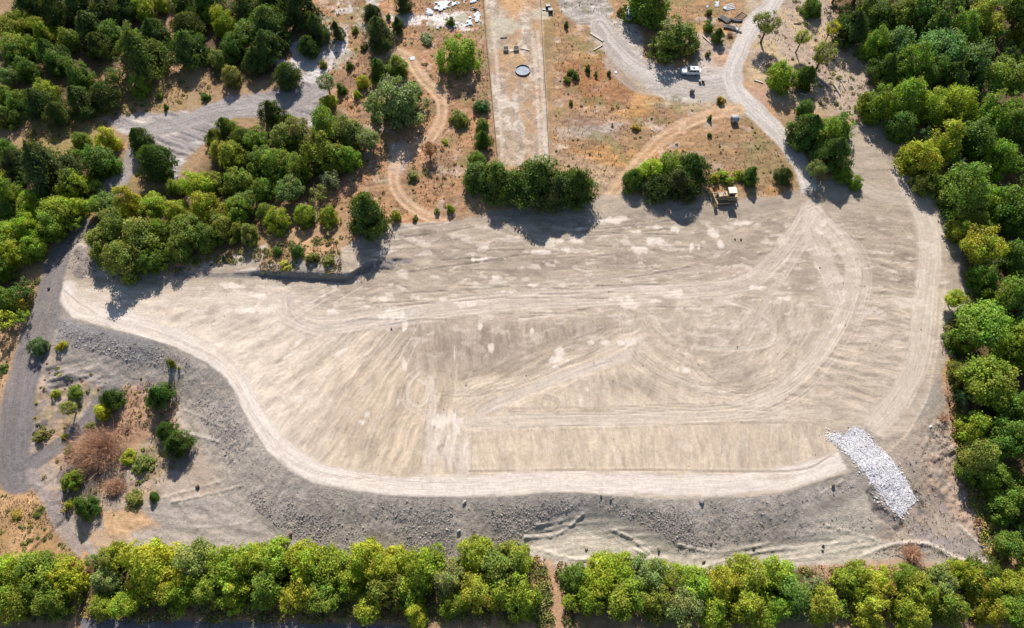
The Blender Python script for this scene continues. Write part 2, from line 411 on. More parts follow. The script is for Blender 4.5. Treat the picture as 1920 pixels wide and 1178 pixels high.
    # --- south foreland
    fl = region([(985, 1000), (1110, 958), (1180, 985), (1270, 1030), (1240, 1068), (1060, 1060), (990, 1030)], u, v, 8, 5, n2)
    k = R([(970, 1000), (1110, 952), (1190, 980), (1290, 1024), (1400, 1008), (1500, 976), (1620, 930), (1680, 960), (1720, 1030), (1640, 1062), (1060, 1072), (980, 1040)], S(208, 197, 176), .95, 8, 8)
    # --- south-east corner
    k3 = R([(1640, 830), (1720, 790), (1790, 740), (1810, 800), (1850, 960), (1885, 1060), (1700, 1066), (1640, 1010)], S(190, 174, 154), .9, 10, 8)
    k4 = region([(1730, 800), (1790, 760), (1815, 840), (1850, 950), (1860, 1020), (1790, 980), (1730, 920)], u, v, 14, 10, n2)
    col = mix(col, S(194, 166, 142), lz(k4, lambda: sst(.5, .62, fbm(x * .25, y * .25, 3, 4))) * .7)
    dz += k4 * (n1 - .5) * .6
    R([(1760, 1000), (1850, 1010), (1880, 1050), (1740, 1048), (1700, 970)], S(164, 156, 150), .7, 10, 8)
    R([(1745, 910), (1775, 930), (1790, 980), (1760, 960)], S(146, 140, 140), .6, 8, 8)
    d, s_, al = poly_dist(catmull([(1765, 640), (1790, 750), (1812, 850), (1842, 950), (1890, 1060)]), u, v)
    col = mix(col, S(214, 170, 118), (1 - sst(6, 24, d + 14 * (n2 - .5))) * .85)
    R([(1500, 1060), (1680, 1050), (1860, 1062), (1860, 1085), (1520, 1090)], S(200, 166, 134), .8, 6, 6)
    # --- bottom road in the shade of the trees
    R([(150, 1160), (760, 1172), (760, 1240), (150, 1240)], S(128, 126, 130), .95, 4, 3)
    # --- tracks outside the pad
    for P, w, c, o, kind in strokes_px():
        hw = w / 2
        d, s_, al = poly_dist(P, u, v, mg=w)
        if d.min() > w: continue
        dd = d + (n2 - .5) * hw * .5
        m = 1 - sst(hw * .75, hw * 1.15, dd)
        if kind == 2:
            ra = np.exp(-((np.abs(s_) - hw * .55) / (hw * .25)) ** 2)
            m = m * (.45 + .55 * ra)
            dz -= np.clip(1 - d / hw, 0, 1) * ra * .12
        st = fbm(s_ * .4, al * .02, 3, 4)
        col = mix(col, S(*c), m * o)
        if kind == 1:
            col = col * (1 + (m * o * (st - .5) * .6)[:, None])
            dz = dz * (1 - m * .85) + m * (st - .5) * .12
            col = mix(col, S(226, 218, 206), m * (c[0] > 190) * sst(.5, .62, st) * .5)
    # --- the graded pad itself
    inpad = k = region(PAD, u, v, 4, 5, n2)
    if k.any():
        pad = np.tile(S(196, 184, 165), (N, 1))
        uw = u + 26 * (n3 - .5) + 10 * (n2 - .5); vw = v + 22 * (vn(x * .05, y * .05, 3) - .5) + 9 * (vn(x * .3, y * .3, 1) - .5)
        vv = v + 30 * (n3 - .5)
        pad = mix(pad, S(212, 198, 175), sst(560, 700, vv) * sst(1800, 1000, u))
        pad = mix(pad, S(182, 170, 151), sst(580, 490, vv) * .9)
        pad = mix(pad, S(224, 212, 194), sst(760, 420, u) * sst(525, 570, vv) * .85)
        pad = mix(pad, S(206, 188, 160), region([(640, 700), (820, 650), (860, 740), (800, 890), (600, 880)], u, v, 40, 20, n2) * .45)
        pad = mix(pad, S(214, 198, 172), region([(885, 800), (1540, 795), (1600, 850), (1500, 885), (885, 888)], u, v, 5, 6, n2) * .35)
        pad = mix(pad, S(222, 212, 197), region([(800, 770), (885, 770), (882, 905), (790, 895)], u, v, 8, 12, n1) * .7 * sst(.3, .55, n2))
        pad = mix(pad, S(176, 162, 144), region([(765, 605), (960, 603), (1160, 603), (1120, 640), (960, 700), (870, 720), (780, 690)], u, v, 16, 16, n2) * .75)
        for (cx, cy, a_, b_, ang, o) in DARK:
            if abs(cx - u.mean()) > 260 or abs(cy - v.mean()) > 260: continue
            q = ell(u, v, cx, cy, a_, b_, ang)
            pad = mix(pad, S(156, 146, 134), (1 - sst(.3, 1.3, q + (n2 - .5) * .9)) * o)
        th = np.arctan2(vw - 440, 905 - uw); rr = np.hypot(vw - 440, 905 - uw)
        arcs = np.hypot(uw - 1330, (vw - 560) * 1.15); at = np.arctan2(vw - 560, uw - 1330)
        w_fan = region([(250, 560), (760, 600), (905, 600), (885, 890), (560, 880), (440, 720)], u, v, 20, 8, n2)
        w_hor = region([(560, 420), (1500, 370), (1530, 470), (1400, 600), (1100, 600), (560, 600), (400, 540)], u, v, 30, 10, n2)
        w_h2 = region([(1560, 420), (1725, 380), (1730, 560), (1690, 740), (1600, 790), (1440, 770), (1560, 640)], u, v, 14, 8, n2)
        w_v = region([(885, 800), (1560, 795), (1600, 850), (1500, 885), (885, 888)], u, v, 4, 2, n2)
        w_v2 = region([(770, 605), (1160, 600), (1200, 760), (885, 780), (770, 700)], u, v, 14, 8, n2)
        w_a = region([(1170, 600), (1500, 560), (1560, 600), (1480, 720), (1380, 765), (1160, 765)], u, v, 20, 8, n2)
        w_d = region([(860, 780), (860, 700), (1180, 600), (1230, 640), (1080, 720), (940, 780)], u, v, 14, 8, n2)
        sa = (fbm(x * .3, y * .9, 7, 4) - .5) * .4
        hsl = .10 * (n3 - .5)
        for w_, f_, g in ((w_fan, lambda: fbm(th * 44, rr * .02, 1, 5, .6), .8),
                          (w_hor, lambda: .5 * fbm(uw * .02, vw * .16 + uw * .02, 2, 5, .6) + .5 * fbm(uw * .025, vw * .10 - uw * .03, 5, 5, .6), 1.0),
                          (w_h2, lambda: fbm(uw * .02, vw * .13 - (uw - 1600) * .02, 4, 4, .6), .8),
                          (w_v, lambda: fbm(uw * .11 - vw * .02, v * .03, 5, 5, .6), .55), (w_v2, lambda: fbm(uw * .14 - vw * .02, vw * .03, 5, 5, .6), .6),
                          (w_a, lambda: .6 * fbm(arcs * .12, at * 3, 6, 5, .6) + .4 * fbm(uw * .12 + vw * .05, vw * .04 - uw * .02, 2, 5, .6), .9),
                          (w_d, lambda: fbm((vw + uw * .42) * .13, (uw - vw * .4) * .018, 3, 5, .6), .8)):
            if w_.any(): sa = sa * (1 - w_) + w_ * g * (f_() - .5)
        pad = pad * (1 + np.clip(sa, -.3, .3) * 1.15 + (fbm(x * .45, y * .45, 1, 5, .6) - .5) * .28)[:, None]
        pdz = sa * .30
        lines = np.zeros(N)
        def ridge(w_, a_, b_, sd_, wd, gate=None):
            nonlocal lines
            if not w_.any(): return
            g = np.exp(-(np.abs(fbm(a_, b_, sd_, 3) - .5) / wd) ** 2) * w_
            if gate is not None: g = g * gate
            lines = np.clip(lines + g, 0, 1)
        gt = sst(.5, .62, n2)
        ridge(np.clip(w_h2 + w_hor * .6, 0, 1), uw * .009 + 3, vw * .085 + uw * .006, 0, .010, sst(.45, .6, n2))
        ridge(w_h2, uw * .012 + 9, (vw - (uw - 1600) * .14) * .13, 1, .013, sst(.35, .5, n2))
        ridge(w_fan, th * 16, rr * .012, 2, .008, gt)
        ridge(w_a, arcs * .07, at * 2.5, 5, .010, gt)
        ridge(np.clip(w_hor + w_a, 0, 1), uw * .02 + 30, vw * .06 - uw * .03, 4, .006, gt)
        pdz += lines * .10
        pad = pad * (1 - lines * .16)[:, None]
        lane[0] = np.where(w_fan > .4, th * 330, lane[0]); lane[1] = np.where(w_fan > .4, rr, lane[1])
        lane[0] = np.where(w_a > .5, arcs, lane[0]); lane[1] = np.where(w_a > .5, at * 200, lane[1])
        wv_ = np.maximum(w_v, w_v2) > .5; lane[0] = np.where(wv_, uw - .15 * vw, lane[0]); lane[1] = np.where(wv_, vw, lane[1])
        wd_ = w_d > .5; lane[0] = np.where(wd_, vw + uw * .42, lane[0]); lane[1] = np.where(wd_, uw - vw * .4, lane[1])
        wh_ = w_h2 > .5; lane[0] = np.where(wh_, vw - (uw - 1600) * .14, lane[0])
        def PS(P, w, c, o, rut=0.0, edge=.1, lf=.55):
            nonlocal pad, pdz
            hw = w / 2
            d, s_, al = poly_dist(P, u, v, mg=w + 8)
            if d.min() > hw + 8: return
            m = 1 - sst(hw * .7, hw * 1.12, d + (n2 - .5) * hw * .6)
            lane[0] = np.where(m > .5, s_ + 37, lane[0]); lane[1] = np.where(m > .5, al, lane[1])
            st = fbm(s_ * lf * .6, al * .02, 4, 5, .6)
            m2 = m * o * sst(.1, .45, fbm(al * .02 + s_ * .02, s_ * .05, 6, 3) + .1)
            pad = mix(pad, S(*c), m2)
            pad = pad * (1 + m * (st - .5) * .24)[:, None]
            pdz = pdz * (1 - m * .8) + m * (st - .5) * .07 * (1 + rut)
            pdz = pdz + np.exp(-((d - hw) / 1.8) ** 2) * edge * .55 * sst(.35, .6, vn(al * .03, al * 0, 2))
        PS(R_ARC2, 40, (212, 202, 186), .6, 1)
        PS(R_ARC, 32, (220, 209, 191), .6, 1)
        PS(R_EAST, 46, (212, 202, 184), .85, 0, .05)
        PS(catmull([(1175, 668), (1110, 688), (1040, 712), (970, 740), (900, 775)]), 22, (212, 203, 190), .7, 0, .05)
        PS(catmull([(1330, 500), (1200, 520), (1050, 530), (900, 545)]), 18, (196, 186, 170), .5, .5)
        PS(catmull([(780, 585), (690, 605), (620, 618), (575, 612), (545, 590), (540, 560)]), 22, (208, 198, 186), .7, .3, .14)
        PS(catmull([(640, 462), (700, 440), (780, 425), (820, 428), (818, 445), (780, 452)]), 14, (190, 180, 166), .6, .3, .12)
        PS(catmull([(1450, 620), (1440, 645), (1380, 655), (1300, 652)]), 12, (212, 202, 184), .7, .2, .12)
        PS(catmull([(1340, 560), (1400, 575), (1445, 600), (1452, 622)]), 12, (210, 198, 182), .6, .2, .1)
        PS(catmull([(1535, 400), (1500, 470), (1440, 560), (1400, 640)]), 16, (212, 202, 186), .5, 1)
        PS(catmull([(1525, 390), (1520, 430), (1560, 520), (1570, 560)]), 40, (214, 204, 188), .55, 1)
        PS(catmull([(1535, 395), (1590, 450), (1625, 520), (1600, 600)]), 14, (212, 202, 186), .5, .5)
        PS(catmull([(1600, 340), (1650, 365), (1720, 375)]), 26, (200, 190, 174), .5, 1)
        PS(catmull([(785, 700), (768, 720), (766, 748), (785, 762), (802, 745), (800, 722), (785, 712)]), 7, (226, 216, 199), .75, 0, .12)
        PS(catmull([(785, 690), (758, 712), (752, 750), (785, 775), (815, 750), (812, 712), (785, 694)]), 5, (222, 211, 194), .55, 0, .1)
        PS(catmull([(805, 712), (812, 760), (806, 800), (800, 880)]), 16, (220, 208, 192), .6, .4, .05)
        PS(catmull([(1022, 742), (1046, 750), (1044, 768), (1024, 770), (1014, 758)]), 6, (196, 181, 163), .7, 0, .2)
        PS(catmull([(960, 786), (1150, 786), (1300, 784), (1440, 778), (1550, 770)]), 20, (212, 200, 182), .6, 0, .08)
        PS(R_RIM, 44, (232, 223, 210), .97, 0, .05, .35)
        def WL(P, offs, c=(220, 210, 194), o=.6, w=1.2, dep=.045):
            nonlocal pad, pdz
            d, s_, al = poly_dist(P, u, v, mg=30)
            if d.min() > 30: return
            for q in offs:
                g = np.exp(-((s_ - q) / w) ** 2) * sst(.3, .6, vn(al * .02, al * 0 + q, 2) + .1)
                pad = mix(pad, S(*c), g * o); pdz = pdz - g * dep + np.exp(-((s_ - q - 2.4) / w) ** 2) * dep * .7 * (d < 60)
        for P in (R_ARC, R_ARC2, catmull([(1530, 400), (1605, 470), (1618, 540), (1580, 640), (1500, 730), (1400, 775)])):
            WL(P, (-14, -9, 8, 14))
        WL(catmull([(1168, 590), (1172, 630), (1205, 680), (1270, 715), (1340, 735), (1400, 740)]), (-6, 0, 6, 12), (212, 200, 184), .6)
        WL(catmull([(1190, 590), (1200, 630), (1240, 680), (1300, 720), (1350, 745)]), (-4, 4), (212, 200, 184), .6)
        WL(catmull([(1220, 590), (1215, 620), (1240, 660), (1290, 690)]), (-4, 4), (212, 200, 184), .5)
        WL(catmull([(1250, 700), (1330, 735), (1400, 755)]), (0,), (226, 216, 200), .8)
        WL(catmull([(960, 768), (1150, 768), (1300, 762), (1440, 770)]), (-8, -4, 0, 4), (180, 168, 152), .6, 1.1, .1)
        WL(catmull([(820, 735), (880, 738), (960, 720), (1040, 690), (1120, 650)]), (-6, -3, 0, 4), (180, 168, 152), .5, 1.1, .07)
        WL(catmull([(1290, 640), (1300, 690), (1340, 725), (1400, 738), (1450, 720)]), (0, 5, 10), (180, 168, 152), .5, 1.2, .1)
        WL(catmull([(885, 800), (1200, 797), (1560, 792)]), (0,), (178, 164, 148), .35, 1.0, .05)
        WL(catmull([(880, 884), (1200, 882), (1480, 884), (1560, 855)]), (0,), (176, 160, 144), .6, 1.4, .14)
        WL([(885, 800), (884, 884)], (0,), (180, 166, 150), .4, 1.2, .05)
        WL(catmull([(1720, 380), (1756, 450), (1752, 560), (1738, 680), (1700, 760)]), (-4, 4), (226, 216, 200), .7)
        WL(catmull([(120, 545), (150, 570), (175, 585)]), (0,), (150, 140, 130), .6)
        WL(catmull([(200, 600), (330, 640), (420, 690), (470, 770), (540, 860), (640, 898), (900, 906)]), (0, 4), (210, 198, 184), .6)
        for q in range(26):
            r_ = random.Random(q * 7)
            yq = 420 + q * 7 + 12 * r_.random(); xq = 640 + r_.random() * 640; L = 40 + 120 * r_.random(); sl = r_.uniform(-.16, .04)
            WL([(xq, yq), (xq + L, yq + sl * L), (xq + 1.5 * L, yq + sl * 1.7 * L)], (0,), (140, 130, 120), .5, 1.0, .10)
        for q in range(22):
            r_ = random.Random(q * 13 + 1)
            t_ = r_.uniform(math.radians(12), math.radians(88)); r0 = r_.uniform(200, 330); L = r_.uniform(50, 130)
            p = lambda R_: (905 - R_ * math.cos(t_ + (R_ - r0) * .0004), 440 + R_ * math.sin(t_ + (R_ - r0) * .0004))
            WL([p(r0), p(r0 + L / 2), p(r0 + L)], (0,), (160, 148, 136) if q % 2 else (228, 218, 204), .5, 1.1, .06)
        for (cx, cy, a_, b_, ang) in WHITE:
            if abs(cx - u.mean()) > 200 or abs(cy - v.mean()) > 200: continue
            q = ell(u, v, cx, cy, a_, b_, ang)
            if q.min() > 2: continue
            pad = mix(pad, S(242, 233, 218), (1 - sst(.5, 1.2, q + (fbm(x * 1.1, y * .7, 4, 3) - .5) * 2.0)) * .85)
        fl_ = sst(.60, .66, fbm(uw * .04, vw * .12, 3, 4)) * sst(740, 560, v) * sst(380, 440, v)
        pad = mix(pad, S(228, 218, 202), fl_ * .6)
        fl_ = sst(.60, .72, fbm(uw * .07 + vw * .03, vw * .04 - uw * .015, 6, 4)) * sst(560, 620, v)
        pad = mix(pad, S(230, 220, 206), fl_ * .22)
        pad = pad * np.array([.945, .91, .875]) * (1 - .07 * (n3 - .5))[:, None]
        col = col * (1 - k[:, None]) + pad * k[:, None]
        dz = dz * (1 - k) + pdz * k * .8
    # --- banks: raw grey fill
    tail = region(TAIL_P, u, v, 7, 9, n2)
    bk = bank * (1 - region([(1555, 815), (1622, 795), (1720, 940), (1690, 975), (1650, 930)], u, v, 6)) * (1 - fl)
    m = np.clip(np.maximum(bk * sst(1560, 1480, u), tail), 0, 1) * (1 - inpad * (1 - np.clip(bank * 3, 0, 1)))
    if m.any():
        bcol = np.tile(S(186, 175, 158), (N, 1))
        bcol = mix(bcol, S(206, 194, 178), sst(.46, .62, n2) * .8)
        bcol = mix(bcol, S(154, 147, 139), sst(.52, .7, n1) * .6)
        bcol = mix(bcol, S(204, 190, 170), region([(300, 700), (430, 760), (520, 900), (470, 960), (380, 860)], u, v, 30, 10, n2) * .5)
        bcol = mix(bcol, S(156, 154, 152), region([(100, 590), (300, 630), (300, 690), (100, 650)], u, v, 10, 10, n2) * .7)
        down = fbm(dcrest * .25, poly_dist(CREST_W, x, y, mg=150)[2] * 1.1, 3, 4)
        bcol = bcol * (1 + (down - .5) * .3)[:, None]
        col = col * (1 - m[:, None]) + bcol * m[:, None]
        dz = dz * (1 - m) + m * ((n1 - .5) * .24 + (down - .5) * .2 + (nf - .5) * .08) * np.clip(dcrest / 2, 0, 1)
    # --- thin ridges of spoil
    for P, h, w0 in RIDGES:
        if max(p[0] for p in P) + 20 < u.min() or min(p[0] for p in P) - 20 > u.max() or max(p[1] for p in P) + 20 < v.min() or min(p[1] for p in P) - 20 > v.max(): continue
        d, s_, al = poly_dist(catmull(P, 5), u, v)
        g = np.exp(-((d + 3.5 * (nf - .5) + 2.5 * (n2 - .5)) / (w0 * (.3 + 1.1 * n1))) ** 2) * sst(.15, .4, vn(al * .06, al * 0 + 3, 5) + .2)
        dz += g * h * (.5 + n1) * .55
        col = mix(col, S(236, 225, 204), g * min(.8, h * 1.3))
    # tracks that fan across the foreland
    k = np.clip(fl + region([(1290, 1040), (1500, 985), (1660, 980), (1720, 1010), (1640, 1040), (1320, 1076)], u, v, 10, 5, n2), 0, 1)
    if k.any():
        st = fbm(u * .016 + n2, (v + (u - 1300) * .10) * .22 + n2, 5, 4)
        dz = dz * (1 - k * .5) + k * (st - .5) * .32
        col = col * (1 + k * (st - .5) * .5)[:, None]
    k = region([(1650, 860), (1700, 850), (1800, 1000), (1760, 1030), (1690, 930)], u, v, 8, 4, n2)
    if k.any():
        st = fbm((u - (v - 860) * .62) * .2, v * .015, 5, 4)
        dz = dz * (1 - k * .5) + k * (st - .5) * .35
        col = col * (1 + k * (st - .5) * .4)[:, None]
    # raw scars: cut bank face, hollows round the rock apron
    for P, w_, c, o, hh in SCARS:
        d, s_, al = poly_dist(P, u, v, mg=w_ + 8)
        if d.min() > w_ + 6: continue
        m_ = (1 - sst(w_ * .3, w_ * .6, d + 6 * (n1 - .5)))
        col = mix(col, S(*c), m_ * o); dz += m_ * (hh + (n1 - .5) * .5)
    m_ = region(RIPRAP, u, v, 3, 3, n1)
    if m_.any():
        col = mix(col, S(232, 230, 228), m_); dz = dz * (1 - m_) + m_ * (n1 - .5) * .3
    rough = .25 + .55 * (1 - inpad)
    col = col * (1 + (nf - .5)[:, None] * (.12 + .14 * (1 - inpad))[:, None] + (n1 - .5)[:, None] * .16)
    return z + dz, np.clip(col, .005, .85), rough, dz, np.stack([lane[0], lane[1], inpad], 1)

PAD = CREST[1:28] + [(1560, 815), (1625, 800), (1662, 830), (1700, 815), (1738, 750), (1780, 660), (1812, 545), (1800, 470), (1760, 360), (1700, 262), (1640, 225),
      (1600, 240), (1590, 330), (1620, 360), (1560, 350), (1440, 372), (1330, 372), (1180, 372), (1130, 366), (1105, 395), (860, 412), (720, 425), (640, 465),
      (640, 512), (490, 512), (500, 460), (430, 480), (330, 500), (180, 505), (150, 430)]
TAIL_P = [(112, 592), (190, 612), (330, 652), (440, 750), (500, 850), (590, 912), (800, 936), (1050, 926), (1300, 938), (1500, 924), (1610, 895), (1600, 915), (1540, 935), (1500, 965),
       (1420, 1000), (1340, 1030), (1270, 1018), (1200, 985), (1150, 960), (1100, 950), (1040, 965), (985, 1000), (960, 1040), (830, 1058), (620, 1030), (540, 1005), (450, 930),
       (415, 850), (350, 745), (300, 690), (200, 668), (105, 640)]
RIPRAP = [(1550, 818), (1572, 812), (1582, 822), (1600, 800), (1618, 808), (1640, 835), (1665, 855), (1690, 890), (1714, 935), (1706, 950), (1688, 968), (1672, 955), (1655, 930), (1632, 900), (1612, 872), (1590, 850)]
RIDGES = [([(985, 1008), (1040, 1003), (1070, 985), (1092, 966)], .8, 3), ([(1005, 985), (1035, 980), (1060, 974)], .5, 2.5), ([(1010, 1030), (1060, 1045), (1115, 1052)], .6, 3),
          ([(1070, 985), (1105, 1003), (1112, 1008)], .35, 2), ([(1060, 1018), (1095, 1024), (1115, 1030)], .3, 2), ([(1150, 994), (1190, 1015), (1240, 1060)], .7, 2.5),
          ([(1165, 1000), (1210, 1022), (1250, 1050)], .4, 1.8), ([(1155, 1012), (1200, 1035), (1240, 1068)], .6, 2.2), ([(1270, 1020), (1330, 1035), (1400, 1028), (1440, 1018)], .5, 3),
          ([(1300, 1068), (1380, 1045), (1450, 1030), (1560, 1020), (1640, 1012)], .45, 2.5), ([(1310, 1078), (1420, 1058), (1540, 1040), (1640, 1020)], .4, 2.5), ([(1550, 985), (1600, 1000), (1650, 1015)], .4, 2),
          ([(300, 935), (360, 918), (420, 900)], .30, 2), ([(320, 942), (400, 925), (450, 912)], .4, 2), ([(370, 990), (430, 985), (480, 975)], .22, 2), ([(380, 1012), (460, 1010)], .15, 2),
          ([(1620, 1040), (1680, 1020), (1740, 1022), (1800, 1050), (1850, 1056)], .7, 4), ([(1800, 988), (1835, 1020), (1865, 1036)], .5, 3),
          ([(345, 770), (360, 775), (415, 800)], .3, 2), ([(350, 812), (410, 828)], .35, 2.5), ([(1540, 925), (1580, 902)], .3, 2.5)]
SCARS = [(CUT, 9, (140, 132, 124), .85, 0), ([(1634, 925), (1642, 950), (1660, 970), (1684, 988)], 22, (150, 140, 130), .85, -.2), ([(1718, 928), (1730, 962)], 16, (150, 140, 130), .8, -.15),
         ([(660, 520), (680, 505), (700, 498), (730, 496)], 16, (134, 128, 122), .8, .35), ([(485, 505), (560, 512), (640, 515)], 12, (150, 140, 128), .6, 0),
         ([(150, 470), (165, 490), (150, 510)], 24, (128, 122, 120), .6, .2), ([(1750, 860), (1790, 840)], 14, (160, 140, 126), .6, .3)]

GRID = {}
def gz_arr(x, y):
    """ground height looked up in the finished ground sheet"""
    s, ys, Z = GRID['s'], GRID['ys'], GRID['Z']
    half = 88 + np.clip(y, -6, 176) * .36
    q = x / half
    j = np.clip(np.searchsorted(ys, y) - 1, 0, len(ys) - 2); i = np.clip(np.searchsorted(s, q) - 1, 0, len(s) - 2)
    fy = (y - ys[j]) / (ys[j + 1] - ys[j]); fx = (q - s[i]) / (s[i + 1] - s[i])
    return (Z[j, i] * (1 - fx) + Z[j, i + 1] * fx) * (1 - fy) + (Z[j + 1, i] * (1 - fx) + Z[j + 1, i + 1] * fx) * fy

def gz(x, y):
    return float(gz_arr(np.array([x], float), np.array([y], float))[0])

def gz_px(u, v):
    """plan position and height of the ground seen at a photo pixel"""
    z = 0.0
    for _ in range(4):
        x, y = px_to_world(u, v, z)
        z = gz(x, y)
    return x, y, z

# ------------------------------------------------------------------ materials
def mat(name, col=(.5, .5, .5), rough=.7, metal=0.0, noise=None, bump=0.0, spec=.3, nscale=8.0):
    m = bpy.data.materials.new(name); m.use_nodes = True
    nt = m.node_tree; b = nt.nodes['Principled BSDF']
    b.inputs['Base Color'].default_value = (*col, 1); b.inputs['Roughness'].default_value = rough
    b.inputs['Metallic'].default_value = metal; b.inputs['Specular IOR Level'].default_value = spec
    if noise:
        tc = nt.nodes.new('ShaderNodeTexCoord'); nz = nt.nodes.new('ShaderNodeTexNoise')
        nz.inputs['Scale'].default_value = nscale; nz.inputs['Detail'].default_value = 6
        nt.links.new(tc.outputs['Object'], nz.inputs['Vector'])
        r = nt.nodes.new('ShaderNodeValToRGB')
        r.color_ramp.elements[0].position = .35; r.color_ramp.elements[1].position = .68
        r.color_ramp.elements[0].color = (*noise, 1); r.color_ramp.elements[1].color = (*col, 1)
        nt.links.new(nz.outputs['Fac'], r.inputs['Fac']); nt.links.new(r.outputs['Color'], b.inputs['Base Color'])
        if bump:
            bp = nt.nodes.new('ShaderNodeBump'); bp.inputs['Strength'].default_value = bump; bp.inputs['Distance'].default_value = .05
            nt.links.new(nz.outputs['Fac'], bp.inputs['Height']); nt.links.new(bp.outputs['Normal'], b.inputs['Normal'])
    return m

def mat_soil():
    m = bpy.data.materials.new('soil'); m.use_nodes = True
    nt = m.node_tree; N = nt.nodes; L = nt.links; b = N['Principled BSDF']
    b.inputs['Roughness'].default_value = .95; b.inputs['Specular IOR Level'].default_value = .12
    at = N.new('ShaderNodeAttribute'); at.attribute_name = 'soil_colour'
    rg = N.new('ShaderNodeAttribute'); rg.attribute_name = 'soil_rough'
    tc = N.new('ShaderNodeTexCoord')
    n1 = N.new('ShaderNodeTexNoise'); n1.inputs['Scale'].default_value = 1.7; n1.inputs['Detail'].default_value = 8; n1.inputs['Roughness'].default_value = .65
    n2 = N.new('ShaderNodeTexNoise'); n2.inputs['Scale'].default_value = 6.0; n2.inputs['Detail'].default_value = 5; n2.inputs['Roughness'].default_value = .7
    L.new(tc.outputs['Object'], n1.inputs['Vector']); L.new(tc.outputs['Object'], n2.inputs['Vector'])
    mr = N.new('ShaderNodeMapRange'); mr.inputs[1].default_value = .25; mr.inputs[2].default_value = .75; mr.inputs[3].default_value = .84; mr.inputs[4].default_value = 1.16
    L.new(n1.outputs['Fac'], mr.inputs[0])
    mr2 = N.new('ShaderNodeMapRange'); mr2.inputs[1].default_value = .3; mr2.inputs[2].default_value = .7; mr2.inputs[3].default_value = .9; mr2.inputs[4].default_value = 1.1
    L.new(n2.outputs['Fac'], mr2.inputs[0])
    mu = N.new('ShaderNodeMath'); mu.operation = 'MULTIPLY'; L.new(mr.outputs[0], mu.inputs[0]); L.new(mr2.outputs[0], mu.inputs[1])
    ac = N.new('ShaderNodeAttribute'); ac.attribute_name = 'blade_across'; al = N.new('ShaderNodeAttribute'); al.attribute_name = 'blade_along'; gr = N.new('ShaderNodeAttribute'); gr.attribute_name = 'graded'
    def scl(src, f):
        q = N.new('ShaderNodeMath'); q.operation = 'MULTIPLY'; q.inputs[1].default_value = f; L.new(src, q.inputs[0]); return q.outputs[0]
    outs = []
    for fa, fl, det in ((.20, .012, 4), (.42, .03, 2)):
        cx = N.new('ShaderNodeCombineXYZ'); L.new(scl(ac.outputs['Fac'], fa), cx.inputs[0]); L.new(scl(al.outputs['Fac'], fl), cx.inputs[1])
        nn_ = N.new('ShaderNodeTexNoise'); nn_.inputs['Scale'].default_value = 1; nn_.inputs['Detail'].default_value = det; nn_.inputs['Roughness'].default_value = .6
        L.new(cx.outputs[0], nn_.inputs['Vector']); outs.append(nn_.outputs['Fac'])
    sm = N.new('ShaderNodeMath'); sm.operation = 'ADD'; L.new(outs[0], sm.inputs[0]); L.new(outs[1], sm.inputs[1])
    lr = N.new('ShaderNodeMapRange'); lr.inputs[1].default_value = .72; lr.inputs[2].default_value = 1.28; lr.inputs[3].default_value = .905; lr.inputs[4].default_value = 1.095; L.new(sm.outputs[0], lr.inputs[0])
    lm = N.new('ShaderNodeMix'); lm.data_type = 'FLOAT'; lm.inputs[2].default_value = 1.0; L.new(gr.outputs['Fac'], lm.inputs[0]); L.new(lr.outputs[0], lm.inputs[3])
    mu2 = N.new('ShaderNodeMath'); mu2.operation = 'MULTIPLY'; L.new(mu.outputs[0], mu2.inputs[0]); L.new(lm.outputs[0], mu2.inputs[1])
    vm = N.new('ShaderNodeVectorMath'); vm.operation = 'SCALE'
    L.new(at.outputs['Color'], vm.inputs[0]); L.new(mu2.outputs[0], vm.inputs['Scale'])
    L.new(vm.outputs[0], b.inputs['Base Color'])
    lh = N.new('ShaderNodeMath'); lh.operation = 'MULTIPLY'; L.new(sm.outputs[0], lh.inputs[0]); L.new(gr.outputs['Fac'], lh.inputs[1])
    bp0 = N.new('ShaderNodeBump'); bp0.inputs['Distance'].default_value = .07; bp0.inputs['Strength'].default_value = .5; L.new(lh.outputs[0], bp0.inputs['Height'])
    ad = N.new('ShaderNodeMath'); ad.operation = 'ADD'; L.new(n1.outputs['Fac'], ad.inputs[0]); L.new(n2.outputs['Fac'], ad.inputs[1])
    bp = N.new('ShaderNodeBump'); bp.inputs['Distance'].default_value = .22
    ms = N.new('ShaderNodeMath'); ms.operation = 'MULTIPLY'; ms.inputs[1].default_value = .9
    L.new(rg.outputs['Fac'], ms.inputs[0]); L.new(ms.outputs[0], bp.inputs['Strength'])
    L.new(ad.outputs[0], bp.inputs['Height']); L.new(bp0.outputs['Normal'], bp.inputs['Normal']); L.new(bp.outputs['Normal'], b.inputs['Normal'])
    return m

